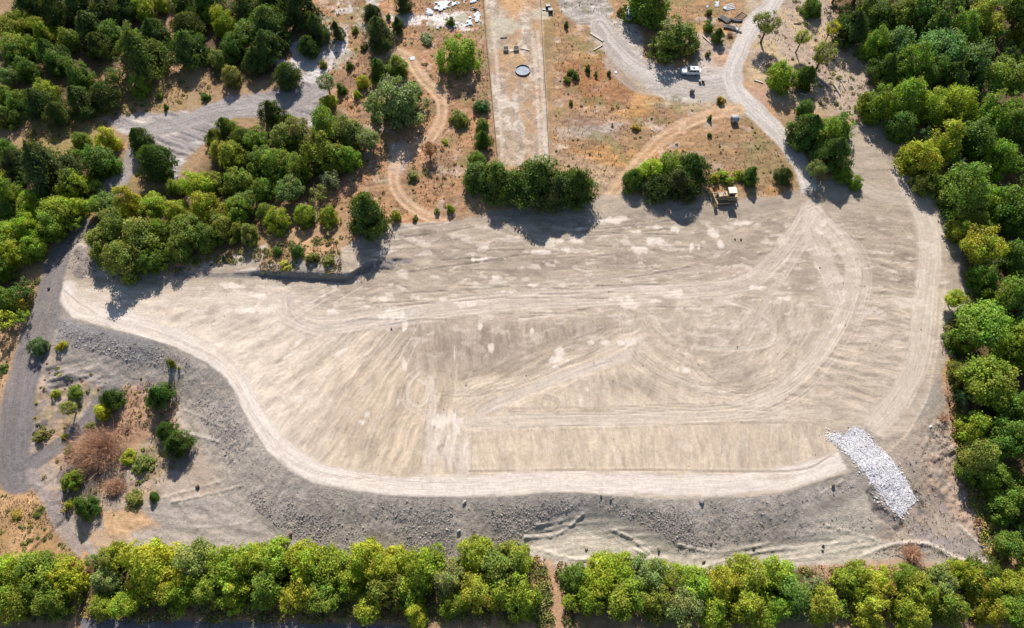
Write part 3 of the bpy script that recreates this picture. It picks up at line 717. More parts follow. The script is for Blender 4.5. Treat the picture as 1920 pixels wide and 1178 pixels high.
def mat_leaf():
    m = bpy.data.materials.new('foliage'); m.use_nodes = True
    nt = m.node_tree; N = nt.nodes; L = nt.links; b = N['Principled BSDF']; o = N['Material Output']
    oi = N.new('ShaderNodeObjectInfo'); ge = N.new('ShaderNodeNewGeometry')
    at = N.new('ShaderNodeAttribute'); at.attribute_name = 'tone'
    hs = N.new('ShaderNodeHueSaturation')
    mh = N.new('ShaderNodeMapRange'); mh.inputs[3].default_value = .482; mh.inputs[4].default_value = .518
    L.new(at.outputs['Fac'], mh.inputs[0]); L.new(mh.outputs[0], hs.inputs['Hue'])
    mv = N.new('ShaderNodeMapRange'); mv.inputs[3].default_value = .62; mv.inputs[4].default_value = 1.4
    L.new(ge.outputs['Random Per Island'], mv.inputs[0])
    mt = N.new('ShaderNodeMapRange'); mt.inputs[3].default_value = .72; mt.inputs[4].default_value = 1.3
    L.new(at.outputs['Fac'], mt.inputs[0])
    mm = N.new('ShaderNodeMath'); mm.operation = 'MULTIPLY'; L.new(mv.outputs[0], mm.inputs[0]); L.new(mt.outputs[0], mm.inputs[1])
    L.new(mm.outputs[0], hs.inputs['Value'])
    tc = N.new('ShaderNodeTexCoord'); nz = N.new('ShaderNodeTexNoise'); nz.inputs['Scale'].default_value = 3.2; nz.inputs['Detail'].default_value = 2
    of = N.new('ShaderNodeVectorMath'); of.operation = 'ADD'; rv = N.new('ShaderNodeMath'); rv.operation = 'MULTIPLY'; rv.inputs[1].default_value = 40
    L.new(oi.outputs['Random'], rv.inputs[0]); L.new(tc.outputs['Object'], of.inputs[0]); L.new(rv.outputs[0], of.inputs[1]); L.new(of.outputs[0], nz.inputs['Vector'])
    cr = N.new('ShaderNodeMapRange'); cr.inputs[1].default_value = .35; cr.inputs[2].default_value = .65; L.new(nz.outputs['Fac'], cr.inputs[0])
    mc = N.new('ShaderNodeMix'); mc.data_type = 'RGBA'; mc.blend_type = 'MULTIPLY'; mc.inputs[0].default_value = 1
    m2 = N.new('ShaderNodeMix'); m2.data_type = 'RGBA'; m2.inputs[6].default_value = (.80, .92, .82, 1); m2.inputs[7].default_value = (1.26, 1.12, 1.05, 1)
    L.new(cr.outputs[0], m2.inputs[0]); L.new(m2.outputs[2], mc.inputs[7]); L.new(oi.outputs['Color'], mc.inputs[6]); L.new(mc.outputs[2], hs.inputs['Color'])
    b.inputs['Roughness'].default_value = .55; b.inputs['Specular IOR Level'].default_value = .25
    L.new(hs.outputs[0], b.inputs['Base Color'])
    tr = N.new('ShaderNodeBsdfTranslucent')
    hs2 = N.new('ShaderNodeMix'); hs2.data_type = 'RGBA'; hs2.blend_type = 'MULTIPLY'; hs2.inputs[0].default_value = 1
    L.new(hs.outputs[0], hs2.inputs[6]); hs2.inputs[7].default_value = (1.3, 1.35, .5, 1)
    L.new(hs2.outputs[2], tr.inputs['Color'])
    mx = N.new('ShaderNodeMixShader'); mx.inputs[0].default_value = .34
    L.new(b.outputs[0], mx.inputs[1]); L.new(tr.outputs[0], mx.inputs[2]); L.new(mx.outputs[0], o.inputs['Surface'])
    return m

def mat_attr(name, rough=.9, v=.12):
    m = bpy.data.materials.new(name); m.use_nodes = True
    nt = m.node_tree; N = nt.nodes; L = nt.links; b = N['Principled BSDF']
    b.inputs['Roughness'].default_value = rough; b.inputs['Specular IOR Level'].default_value = .15
    at = N.new('ShaderNodeAttribute'); at.attribute_name = 'tint'
    nz = N.new('ShaderNodeTexNoise'); nz.inputs['Scale'].default_value = 9; nz.inputs['Detail'].default_value = 4
    tc = N.new('ShaderNodeTexCoord'); L.new(tc.outputs['Object'], nz.inputs['Vector'])
    mr = N.new('ShaderNodeMapRange'); mr.inputs[3].default_value = 1 - 2 * v; mr.inputs[4].default_value = 1 + 2 * v
    L.new(nz.outputs['Fac'], mr.inputs[0])
    vm = N.new('ShaderNodeVectorMath'); vm.operation = 'SCALE'
    L.new(at.outputs['Color'], vm.inputs[0]); L.new(mr.outputs[0], vm.inputs['Scale']); L.new(vm.outputs[0], b.inputs['Base Color'])
    return m

def c3(c): return tuple(float(q) for q in c)
M = {
 'soil': mat_soil(), 'leaf': mat_leaf(), 'stone': mat_attr('stone'), 'weed': mat_attr('weed', .85, .05),
 'bark': mat('bark', (.13, .10, .075), .95, noise=(.06, .045, .035), bump=.6),
 'dead': mat('dead_wood', (.56, .33, .20), .9, noise=(.34, .19, .12), nscale=3),
 'greytwig': mat('grey_twigs', (.30, .27, .24), .9, noise=(.18, .16, .14), nscale=3),
 'yellow': mat('machine_yellow', (.46, .33, .17), .6, noise=(.30, .22, .13), bump=.1, nscale=2.5),
 'cream': mat('cream_roof', (.66, .61, .48), .6, noise=(.55, .50, .38), nscale=2),
 'dusty': mat('dusty_steel', (.30, .27, .23), .6, metal=.3, noise=(.16, .13, .11), nscale=3),
 'track': mat('track_steel', (.07, .06, .055), .65, metal=.4, noise=(.14, .12, .10), nscale=4),
 'glass': mat('dark_glass', (.02, .025, .03), .08, spec=.6),
 'black': mat('black_rubber', (.025, .025, .027), .8, noise=(.05, .048, .045), nscale=4),
 'white': mat('white_paint', (.72, .74, .76), .3, noise=(.66, .68, .69), nscale=1.5, spec=.5),
 'silver': mat('silver_paint', (.34, .37, .40), .3, noise=(.28, .31, .34), spec=.5),
 'chrome': mat('rim_metal', (.5, .5, .52), .3, metal=.8),
 'lamp': mat('lamp_glass', (.75, .75, .72), .15, spec=.6),
 'redlamp': mat('red_lamp', (.35, .02, .02), .2, spec=.6),
 'wood': mat('pale_board', (.55, .47, .38), .85, noise=(.40, .33, .26), bump=.2, nscale=5),
 'log': mat('weathered_log', (.50, .45, .40), .9, noise=(.34, .30, .26), bump=.4, nscale=5),
 'sheet': mat('white_sheet', (.50, .51, .52), .6, noise=(.24, .28, .33), bump=.6, nscale=2.6),
 'netting': mat('blue_grey_netting', (.09, .12, .16), .6, noise=(.20, .24, .29), nscale=1.8),
 'wrap': mat('grey_wrap', (.36, .37, .40), .5, noise=(.26, .27, .30), bump=.3, nscale=3),
 'bale': mat('dark_bale', (.10, .085, .085), .9, noise=(.20, .17, .15), bump=.4, nscale=5),
 'bin': mat('dark_plastic', (.030, .036, .06), .5, noise=(.05, .055, .08), nscale=3),
 'crate': mat('crate_slats', (.07, .07, .078), .8, noise=(.12, .115, .115), nscale=6),
 'rail': mat('rusty_fence', (.10, .075, .065), .9, noise=(.20, .16, .14), nscale=6),
 'concrete': mat('concrete', (.50, .47, .42), .9, noise=(.38, .35, .31), bump=.2, nscale=4),
 'pipe': mat('black_pipe', (.05, .055, .065), .35, noise=(.12, .13, .15), nscale=2, spec=.6),
}

# ------------------------------------------------------------------ mesh helpers
def tag(o, label=None, cat=None, group=None, kind=None):
    if label: o['label'] = label
    if cat: o['category'] = cat
    if group: o['group'] = group
    if kind: o['kind'] = kind
    return o

def link(o, parent=None):
    COL.objects.link(o)
    if parent is not None: o.parent = parent
    return o

def empty(name, loc, rz=0.0):
    o = bpy.data.objects.new(name, None); o.empty_display_size = .5
    o.location = loc; o.rotation_euler = (0, 0, rz); COL.objects.link(o); return o

def fast_mesh(name, V, Q, mt, smooth=False, quad=True):
    """V (n,3), Q (m,k) all faces of the same size"""
    V = np.asarray(V, np.float32); Q = np.asarray(Q, np.int32)
    me = bpy.data.meshes.new(name)
    k = Q.shape[1]
    me.vertices.add(len(V)); me.vertices.foreach_set('co', V.ravel())
    me.loops.add(Q.size); me.loops.foreach_set('vertex_index', Q.ravel())
    me.polygons.add(len(Q)); me.polygons.foreach_set('loop_start', np.arange(0, Q.size, k, dtype=np.int32))
    me.polygons.foreach_set('loop_total', np.full(len(Q), k, np.int32))
    me.polygons.foreach_set('use_smooth', np.full(len(Q), smooth, bool))
    me.update(calc_edges=True)
    if mt: me.materials.append(mt)
    return me

def add_attr(me, name, vals, typ='FLOAT', dom='POINT'):
    a = me.attributes.new(name, typ, dom)
    v = np.asarray(vals, np.float32)
    if typ == 'FLOAT_COLOR':
        v = np.hstack([v, np.ones((len(v), 1), np.float32)]); a.data.foreach_set('color', v.ravel())
    else:
        a.data.foreach_set('value', v.ravel())

class MB:
    def __init__(self): self.v = []; self.f = []
    def add(self, V, F, T=None):
        o = len(self.v)
        self.v += [tuple((T @ Vector(p)) if T else p) for p in V]
        self.f += [tuple(i + o for i in q) for q in F]; return self
    def box(self, c, s, rz=0, ry=0, rx=0, taper=1.0, bev=0.06):
        sx, sy, sz = s[0] / 2, s[1] / 2, s[2] / 2
        b = min(bev, sx * .5, sy * .5, sz * .5)
        V = []; F = []
        # a chamfered box: rings of 8 points
        def ring(z, kx, ky, t):
            X, Y = (sx - kx) * t, (sy - ky) * t
            return [(-X + b, -Y, z), (X - b, -Y, z), (X, -Y + b, z), (X, Y - b, z), (X - b, Y, z), (-X + b, Y, z), (-X, Y - b, z), (-X, -Y + b, z)]
        R = [ring(-sz, b, b, 1), ring(-sz + b, 0, 0, 1), ring(sz - b, 0, 0, taper), ring(sz, b, b, taper)]
        for r in R: V += r
        for k in range(3):
            for i in range(8):
                j = (i + 1) % 8
                F.append((k * 8 + i, k * 8 + j, (k + 1) * 8 + j, (k + 1) * 8 + i))
        F.append(tuple(range(7, -1, -1))); F.append(tuple(24 + i for i in range(8)))
        T = Matrix.Translation(c) @ Euler((rx, ry, rz)).to_matrix().to_4x4()
        return self.add(V, F, T)
    def tube(self, pts, r, n=8, cap=True):
        pts = [Vector(p) for p in pts]
        rs = r if isinstance(r, (list, tuple)) else [r] * len(pts)
        V = []; F = []
        for i, p in enumerate(pts):
            d = (pts[min(i + 1, len(pts) - 1)] - pts[max(i - 1, 0)])
            d = d.normalized() if d.length > 1e-6 else Vector((0, 0, 1))
            a = d.cross(Vector((0, 0, 1))) if abs(d.z) < .9 else d.cross(Vector((1, 0, 0)))
            a.normalize(); b = d.cross(a)
            for k in range(n):
                t = 2 * math.pi * k / n
                V.append(tuple(p + (a * math.cos(t) + b * math.sin(t)) * rs[i]))
        for i in range(len(pts) - 1):
            for k in range(n):
                j = (k + 1) % n
                F.append((i * n + k, i * n + j, (i + 1) * n + j, (i + 1) * n + k))
        if cap:
            F.append(tuple(range(n - 1, -1, -1))); F.append(tuple((len(pts) - 1) * n + k for k in range(n)))
        return self.add(V, F)
    def prism(self, prof, y0, y1):
        """profile in x,z extruded along y"""
        n = len(prof)
        V = [(x, y0, z) for x, z in prof] + [(x, y1, z) for x, z in prof]
        F = [(i, (i + 1) % n, n + (i + 1) % n, n + i) for i in range(n)]
        F.append(tuple(range(n - 1, -1, -1))); F.append(tuple(range(n, 2 * n)))
        return self.add(V, F)
    def build(self, name, mt, parent=None, smooth=False, loc=None):
        me = bpy.data.meshes.new(name); me.from_pydata(self.v, [], self.f)
        me.polygons.foreach_set('use_smooth', [smooth] * len(me.polygons))
        me.materials.append(mt); me.update()
        o = bpy.data.objects.new(name, me); link(o, parent)
        if loc is not None: o.location = loc
        return o

# ------------------------------------------------------------------ the ground sheet
def build_ground():
    NX, NY = 1270, 750
    s_in = np.linspace(-1, 1, NX)
    g = 1.0 + np.cumsum(np.geomspace(.01, 2.6, 26))
    s = np.concatenate([-g[::-1], s_in, g])
    y_in = np.linspace(-6, 176, NY)
    gy = np.cumsum(np.geomspace(.6, 260, 26))
    ys = np.concatenate([-6 - gy[::-1], y_in, 176 + gy])
    half = 88 + np.clip(ys, -6, 176) * .36
    Sg, Yg = np.meshgrid(s, ys)
    X = Sg * half[:, None]
    x = X.ravel(); y = Yg.ravel()
    nx, ny = len(s), len(ys)
    z = np.zeros(nx * ny); col = np.zeros((nx * ny, 3)); rough = np.zeros(nx * ny); micro = np.zeros(nx * ny); lane = np.zeros((nx * ny, 3))
    idx = np.arange(nx * ny).reshape(ny, nx)
    for ja in range(0, ny, 58):
        for ia in range(0, nx, 82):
            t = idx[ja:ja + 58, ia:ia + 82].ravel()
            z[t], col[t], rough[t], micro[t], lane[t] = ground(x[t], y[t])
    GRID.update(s=s, ys=ys, Z=z.reshape(ny, nx), B=(z - micro).reshape(ny, nx))
    i = np.arange(nx * ny).reshape(ny, nx)
    Q = np.stack([i[:-1, :-1].ravel(), i[:-1, 1:].ravel(), i[1:, 1:].ravel(), i[1:, :-1].ravel()], 1)
    me = fast_mesh('ground', np.stack([x, y, z], 1), Q, M['soil'], smooth=True)
    add_attr(me, 'soil_colour', col, 'FLOAT_COLOR'); add_attr(me, 'soil_rough', rough)
    add_attr(me, 'blade_across', lane[:, 0]); add_attr(me, 'blade_along', lane[:, 1]); add_attr(me, 'graded', lane[:, 2])
    o = bpy.data.objects.new('ground', me); link(o)
    tag(o, 'bare graded earth pad with banks, dirt tracks and dry grass around it', kind='structure')
build_ground()

# ------------------------------------------------------------------ loose stones (stuff)
ICO = None
def stone_shapes(n=6):
    """deformed cubes and octahedra as small stones"""
    out = []
    for k in range(n):
        r = np.random.default_rng(k + 3)
        v = np.array([(sx, sy, sz) for sx in (-1, 1) for sy in (-1, 1) for sz in (-1, 1)], float) * .62
        v += r.normal(0, .13, v.shape)
        out.append(v)
    return out
CF = np.array([(0, 1, 3, 2), (4, 6, 7, 5), (0, 4, 5, 1), (2, 3, 7, 6), (0, 2, 6, 4), (1, 5, 7, 3)])

def scatter_stones(name, label, u, v, size, cols, flat=.7, sink=.25):
    x = np.zeros(len(u)); y = np.zeros(len(u)); z = np.zeros(len(u))
    for _ in range(3):
        x, y = px_to_world(u, v, z); z = gz_arr(x, y)
    shapes = stone_shapes()
    V = []; n = len(u)
    ids = rng.integers(0, len(shapes), n); ang = rng.uniform(0, 2 * math.pi, n)
    base = np.stack(shapes)[ids]                       # n,8,3
    sc = (size[:, None, None] / 2) * np.stack([rng.uniform(.75, 1.35, n), rng.uniform(.75, 1.2, n), np.full(n, flat) * rng.uniform(.7, 1.3, n)], 1)[:, None, :]
    b = base * sc
    c, s = np.cos(ang)[:, None], np.sin(ang)[:, None]
    tl = rng.normal(0, .3, n)[:, None]
    bx = b[..., 0] * c - b[..., 1] * s; by = b[..., 0] * s + b[..., 1] * c; bz = b[..., 2] + bx * tl
    V = np.stack([bx + x[:, None], by + y[:, None], bz + (z + size * (flat * .5 - sink))[:, None]], -1).reshape(-1, 3)
    Q = (CF[None] + (np.arange(n) * 8)[:, None, None]).reshape(-1, 4)
    me = fast_mesh(name, V, Q, M['stone'])
    cc = np.asarray(cols)[rng.integers(0, len(cols), n)] * rng.uniform(.75, 1.2, n)[:, None]
    add_attr(me, 'tint', np.repeat(cc, 8, 0), 'FLOAT_COLOR')
    o = bpy.data.objects.new(name, me); link(o); tag(o, label, kind='stuff'); return o

def rand_in(P, n):
    P = np.asarray(P, float); lo, hi = P.min(0), P.max(0)
    U = []; Vv = []
    tot = 0
    while tot < n:
        u = rng.uniform(lo[0], hi[0], n * 2); v = rng.uniform(lo[1], hi[1], n * 2)
        m = inside([tuple(p) for p in P], u, v); U.append(u[m]); Vv.append(v[m]); tot += m.sum()
    return np.concatenate(U)[:n], np.concatenate(Vv)[:n]

u, v = rand_in(RIPRAP, 30000)
k = rng.random(len(u)) < sst(800, 900, v) * .6 + .5
u, v = u[k], v[k]
u += rng.normal(0, 2.0, len(u)); v += rng.normal(0, 2.0, len(v))
scatter_stones('white_riprap_rock', 'apron of loose white limestone rocks running down the southeast bank', u, v,
               np.clip(rng.lognormal(-1.6, .36, len(u)), .1, .5) * (.7 + .3 * sst(800, 880, v)), [S(246, 244, 242), S(238, 237, 237), S(222, 222, 224), S(242, 236, 228), S(206, 204, 205)], .6, .3)
u = np.concatenate([rng.normal(a_, 7, 30) for a_ in (1560, 1600, 1625, 1650, 1680, 1705, 1690, 1650, 1615, 1580)]); v = np.concatenate([rng.normal(b_, 7, 30) for b_ in (818, 808, 826, 850, 885, 935, 965, 935, 880, 842)])
scatter_stones('strewn_white_rock', 'white stones strewn loosely round the edge of the rock apron', u, v, rng.uniform(.15, .42, len(u)), [S(246, 244, 238), S(226, 220, 208)], .7, .2)

TAIL = [(125, 600), (190, 618), (330, 656), (430, 750), (490, 850), (590, 915), (800, 942), (1050, 932), (1300, 944), (1500, 928), (1600, 905), (1590, 930), (1500, 975),
        (1420, 1005), (1340, 1036), (1270, 1024), (1190, 988), (1110, 962), (1000, 990), (960, 1045), (830, 1062), (620, 1034), (540, 1010), (450, 940), (415, 860), (350, 750), (300, 700), (200, 672), (105, 640)]
u, v = rand_in(TAIL_P, 60000)
x, y = px_to_world(u, v, -2.0)
dn = fbm(x * .14, y * .14, 6, 4)
cd = poly_dist(CREST, u, v)[0]
keep = (rng.random(len(u)) < sst(.38, .62, dn) * sst(4, 45, cd) + .06)
u, v = u[keep], v[keep]
sz = np.clip(rng.lognormal(-2.15, .42, len(u)), .07, .45)
scatter_stones('bank_clods', 'grey clods and broken rock strewn over the steep bank below the pad', u, v, sz,
               [S(190, 181, 168), S(178, 169, 157), S(164, 156, 147), S(204, 192, 176), S(150, 143, 136)], .7, .25)
# rubble at the other raw edges
U = []; Vv = []
for P, n in (([(140, 455), (175, 470), (185, 520), (150, 525), (125, 500)], 420), ([(660, 530), (675, 502), (730, 490), (760, 500), (700, 512), (680, 530)], 260),
             ([(480, 512), (650, 518), (650, 528), (480, 524)], 220), ([(1620, 1042), (1740, 1018), (1860, 1052), (1850, 1062), (1740, 1032), (1640, 1052)], 420),
             ([(1740, 800), (1790, 780), (1815, 850), (1780, 860)], 420), ([(1620, 920), (1640, 915), (1690, 985), (1660, 975)], 220), ([(1250, 1015), (1500, 980), (1640, 960), (1640, 990), (1400, 1020), (1280, 1045)], 420),
             ([(200, 870), (330, 870), (320, 900), (230, 940), (190, 910)], 240), ([(1640, 880), (1740, 830), (1760, 920), (1700, 1010)], 300), ([(230, 690), (290, 650), (260, 700)], 90),
             ([(700, 600), (1600, 600), (1560, 880), (560, 860)], 150), ([(560, 420), (1500, 400), (1600, 600), (300, 600)], 220), ([(1500, 400), (1700, 300), (1760, 600), (1600, 800)], 130)):
    a_, b_ = rand_in(P, n); U.append(a_); Vv.append(b_)
u = np.concatenate(U); v = np.concatenate(Vv)
scatter_stones('scattered_clods', 'dark loose clods of earth lying on raw ground and tracks', u, v, np.clip(rng.lognormal(-1.95, .4, len(u)), .07, .45),
               [S(150, 142, 134), S(170, 158, 144), S(130, 122, 118), S(190, 176, 160)], .6, .25)

# ------------------------------------------------------------------ vegetation meshes
def leaf_quads(c, n, s, elong=1.0, up=None):
    """rhombic leaf clumps at centres c, facing n, size s"""
    N = len(c)
    r = rng.normal(size=(N, 3)) if up is None else up
    t = np.cross(n, r); t /= np.linalg.norm(t, axis=1, keepdims=True) + 1e-9
    b = np.cross(n, t)
    s = s[:, None]
    bend = n * s * .25
    V = np.stack([c - b * s * elong, c + t * s * .62 - bend, c + b * s * elong, c - t * s * .62 - bend], 1)
    Q = np.arange(N * 4).reshape(N, 4)
    return V.reshape(-1, 3), Q

def unit(v): return v / (np.linalg.norm(v, axis=-1, keepdims=True) + 1e-9)

def crown_broad(seed, nclump=70, nleaf=8000, squash=.8, leaf=.017, spread=1.0, open_=0.0, cmin=.055, cmax=.13):
    """a crown of width 1 centred on the origin, built of leafy clumps on uneven limbs"""
    r = np.random.default_rng(seed)
    nl = r.integers(3, 6)                                   # a few main limbs make the outline lopsided
    la = r.uniform(0, 2 * np.pi, nl); ld = np.stack([np.cos(la) * .8, np.sin(la) * .8, r.uniform(-.1, .9, nl)], 1)
    d = unit(r.normal(size=(nclump, 3))); d[:, 2] = d[:, 2] * .9 + .12; d = unit(d)
    lobe = np.max(np.clip(d @ unit(ld).T, 0, 1) ** 2, axis=1)
    rad = .40 * (.62 + .42 * lobe) * r.uniform(.5, 1.06, nclump) ** .6 * spread
    cc = d * rad[:, None] * np.array([1, 1, squash])
    cc[:, 2] += .05 * lobe
    cr = r.uniform(cmin, cmax, nclump) * (1.1 - .3 * (rad > .33))
    w = cr ** 2; w /= w.sum()
    k = r.choice(nclump, nleaf, p=w)
    dd = unit(r.normal(size=(nleaf, 3))); dd[:, 2] += .3; dd = unit(dd)
    out = unit(cc[k] + 1e-6)
    flip = (dd * out).sum(1) < -.3
    dd[flip] *= -1
    rr = cr[k] * (.72 + .5 * r.random(nleaf) ** 1.5 + .25 * (r.random(nleaf) < .12)) * (1 + .35 * np.sin(dd[:, 0] * 11 + k) * np.sin(dd[:, 1] * 9 + 2 * k))
    c = cc[k] + dd * rr[:, None] * np.array([1, 1, 1.0])
    nn = unit(dd + .6 * r.normal(size=(nleaf, 3)) + np.array([0, 0, .35]))
    s = leaf * r.uniform(.55, 1.6, nleaf)
    ni = nleaf // 9
    ci = unit(r.normal(size=(ni, 3))) * (r.random(ni) ** .5 * .27)[:, None] * np.array([1, 1, squash])
    if open_: ci = ci[: int(ni * (1 - open_))]
    V1, Q1 = leaf_quads(c, nn, s, 1.0, r.normal(size=(nleaf, 3)))
    V2, Q2 = leaf_quads(ci, unit(r.normal(size=ci.shape)), np.full(len(ci), leaf * 2.6), 1.0, r.normal(size=ci.shape))
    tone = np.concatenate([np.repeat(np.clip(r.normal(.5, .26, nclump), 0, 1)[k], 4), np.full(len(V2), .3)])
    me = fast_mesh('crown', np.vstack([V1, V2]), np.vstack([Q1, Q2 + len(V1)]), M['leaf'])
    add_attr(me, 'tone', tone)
    return me

def crown_dome(seed, nclump=100, nleaf=8500, hw=.78, leaf=.017, cmin=.04, cmax=.115):
    """a bushy crown about 1 wide, made of a few merged domes that reach the ground at z=0"""
    r = np.random.default_rng(seed + 500)
    ns = r.integers(3, 6); sa_ = np.arange(ns) * 2 * np.pi / ns + r.uniform(0, 6.28) + r.normal(0, .4, ns)
    sr = r.uniform(.10, .25, ns); sr[0] = .04
    scn = np.stack([np.cos(sa_) * sr, np.sin(sa_) * sr], 1); sh = hw * r.uniform(.55, .92, ns); sh[0] = hw; sR = r.uniform(.20, .32, ns); sR[0] = .30
    q = r.choice(ns, nclump, p=sR ** 2 / (sR ** 2).sum())
    az = r.uniform(0, 2 * np.pi, nclump); t = r.random(nclump) ** 1.1
    prof = np.sqrt(np.clip(1 - t ** 2.2, 0, 1)) * (.8 + .2 * np.clip(t / .2, 0, 1))
    rad = sR[q] * prof * r.uniform(.35, 1.05, nclump) ** .5
    cc = np.stack([scn[q, 0] + np.cos(az) * rad, scn[q, 1] + np.sin(az) * rad, .05 + t * (sh[q] - .08)], 1)
    cr = r.uniform(cmin, cmax, nclump) ** 1.0
    w = cr ** 2; w /= w.sum(); k = r.choice(nclump, nleaf, p=w)
    dd = unit(r.normal(size=(nleaf, 3))); dd[:, 2] += .3; dd = unit(dd)
    cen = np.array([0, 0, hw * .35]); o_ = unit(cc[k] - cen)
    flip = (dd * o_).sum(1) < -.3; dd[flip] *= -1
    rr = cr[k] * (.7 + .5 * r.random(nleaf) ** 1.5 + .3 * (r.random(nleaf) < .12)) * (1 + .35 * np.sin(dd[:, 0] * 11 + k) * np.sin(dd[:, 1] * 9 + 2 * k))
    c = cc[k] + dd * rr[:, None]; c[:, 2] = np.maximum(c[:, 2], .005)
    nn = unit(dd + .6 * r.normal(size=(nleaf, 3)) + np.array([0, 0, .35]))
    V1, Q1 = leaf_quads(c, nn, leaf * r.uniform(.55, 1.6, nleaf), 1.0, r.normal(size=(nleaf, 3)))
    ni = nleaf // 10
    ci = unit(r.normal(size=(ni, 3))) * (r.random(ni) ** .5 * .27)[:, None]; ci[:, 2] = np.abs(ci[:, 2]) * hw * 1.9 + .02
    V2, Q2 = leaf_quads(ci, unit(r.normal(size=ci.shape)), np.full(ni, leaf * 2.6), 1.0, r.normal(size=ci.shape))
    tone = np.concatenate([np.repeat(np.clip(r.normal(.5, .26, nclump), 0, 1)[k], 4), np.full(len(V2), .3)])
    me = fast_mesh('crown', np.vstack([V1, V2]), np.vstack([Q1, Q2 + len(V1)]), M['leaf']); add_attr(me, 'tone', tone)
    return me

def crown_cedar(seed, nleaf=10000, hw=1.25, pts=2.2, leaf=.02):
    """a dense conical crown of width 1, base at z=0, height hw"""
    r = np.random.default_rng(seed)
    nb = 90
    bh = r.random(nb) ** 1.25; ba = r.uniform(0, 2 * np.pi, nb)
    k = r.integers(0, nb, nleaf)
    t = np.clip(bh[k] + r.normal(0, .055, nleaf), 0, 1.0)
    ph = ba[k] + r.normal(0, .16, nleaf) / (0.35 + (1 - t))
    prof = (1 - t ** pts) ** .85 * (.62 + .38 * np.clip(t / .22, 0, 1))
    bump = (1 + .30 * r.normal(size=nb))[k] * (1 + .14 * (r.random(nleaf) < .15) * r.random(nleaf) * 2)
    sway = 1 + .1 * np.sin(2 * ph + seed)
    rad = .47 * prof * np.clip(bump, .58, 1.42) * sway * r.uniform(.72, 1.04, nleaf)
    c = np.stack([np.cos(ph) * rad, np.sin(ph) * rad, t * hw + .02 + r.normal(0, .012, nleaf)], 1)
    out = np.stack([np.cos(ph), np.sin(ph), np.full(nleaf, .55)], 1)
    nn = unit(unit(out) + .5 * r.normal(size=(nleaf, 3)))
    up = np.cross(nn, unit(np.stack([np.cos(ph) * .5, np.sin(ph) * .5, np.ones(nleaf)], 1)))
    V, Q = leaf_quads(c, nn, leaf * r.uniform(.6, 1.4, nleaf), 1.5, np.cross(up, nn))
    tone = np.repeat(np.clip(r.normal(.5, .2, nb), 0, 1)[k], 4)
    ni = 900; ti = r.random(ni); ai = r.uniform(0, 6.283, ni); ri = .30 * (1 - ti ** pts) ** .85 * r.random(ni) ** .5
    ci = np.stack([np.cos(ai) * ri, np.sin(ai) * ri, ti * hw * .93 + .02], 1)
    V2, Q2 = leaf_quads(ci, unit(r.normal(size=(ni, 3))), np.full(ni, leaf * 2.4), 1.0, r.normal(size=(ni, 3)))
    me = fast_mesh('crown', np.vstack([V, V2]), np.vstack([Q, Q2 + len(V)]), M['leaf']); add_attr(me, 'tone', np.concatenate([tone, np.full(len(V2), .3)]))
    return me

def branches(seed, n_main=9, depth=3, length=.42, r0=.018, up=.5, start_h=0.15):
    """bare branching limbs, for trunks (unit height) and brush piles"""
    rd = random.Random(seed); mb = MB()
    def grow(p, d, L, r, k):
        q = p + d * L
        m = p + d * L * .5 + Vector((rd.uniform(-1, 1), rd.uniform(-1, 1), rd.uniform(-.6, .6))) * L * .12
        mb.tube([p, m, q], [r, r * .75, r * .45], 4, cap=False)
        if k <= 0: return
        for _ in range(rd.choice((2, 3))):
            nd = (d + Vector((rd.uniform(-1, 1), rd.uniform(-1, 1), rd.uniform(-.4, .9))) * .75).normalized()
            grow(m.lerp(q, rd.uniform(.2, 1)), nd, L * rd.uniform(.5, .75), r * .5, k - 1)
    for i in range(n_main):
        a_ = 2 * math.pi * i / n_main + rd.uniform(-.4, .4)
        d = Vector((math.cos(a_), math.sin(a_), up * rd.uniform(.3, 1.8))).normalized()
        grow(Vector((0, 0, start_h + rd.uniform(0, .35) * start_h)), d, length * rd.uniform(.7, 1.2), r0, depth)
    return mb

def trunk_mesh(seed, limbs=True):
    """unit height 1 reaching the crown centre, tapered, with limbs"""
    mb = branches(seed, 6, 1, .34, .022, 1.6, .42) if limbs else MB()
    rd = random.Random(seed)
    b = [(0, 0, -.06), (0, 0, .1), (rd.uniform(-.02, .02), rd.uniform(-.02, .02), .45), (rd.uniform(-.04, .04), rd.uniform(-.04, .04), .8), (0, 0, 1.0)]
    mb.tube(b, [.062, .045, .034, .022, .008], 7)
    me = bpy.data.meshes.new('trunk'); me.from_pydata(mb.v, [], mb.f); me.materials.append(M['bark']); me.update()
    return me

CB = [crown_broad(s, nclump=int(60 + 8 * (s % 5)), squash=.68 + .06 * (s % 4)) for s in range(1, 9)]
CD = [crown_dome(s, nclump=90 + 12 * (s % 5), hw=.72 + .05 * (s % 4)) for s in range(14)]
CO = [crown_broad(s + 40, nclump=34, nleaf=3000, squash=.85, leaf=.019, open_=.95) for s in range(3)]     # open, see-through crowns
CC = [crown_cedar(s + 80, hw=h, pts=p) for s, (h, p) in enumerate(((.98, 2.1), (1.05, 1.8), (.86, 2.6), (.94, 2.3), (1.12, 1.8)))]
CS = [crown_dome(s + 60, nclump=34, nleaf=2400, hw=.62, leaf=.03, cmin=.06, cmax=.15) for s in range(5)]              # shrubs
TB = [trunk_mesh(s) for s in range(4)]; TC = [trunk_mesh(s + 9, False) for s in range(2)]
TWIG = []
for s in range(3):
    mb = branches(s + 30, 12, 2, .22, .009, 1.4, .25)
    me = bpy.data.meshes.new('bare_twigs'); me.from_pydata(mb.v, [], mb.f); me.materials.append(M['greytwig']); me.update(); TWIG.append(me)

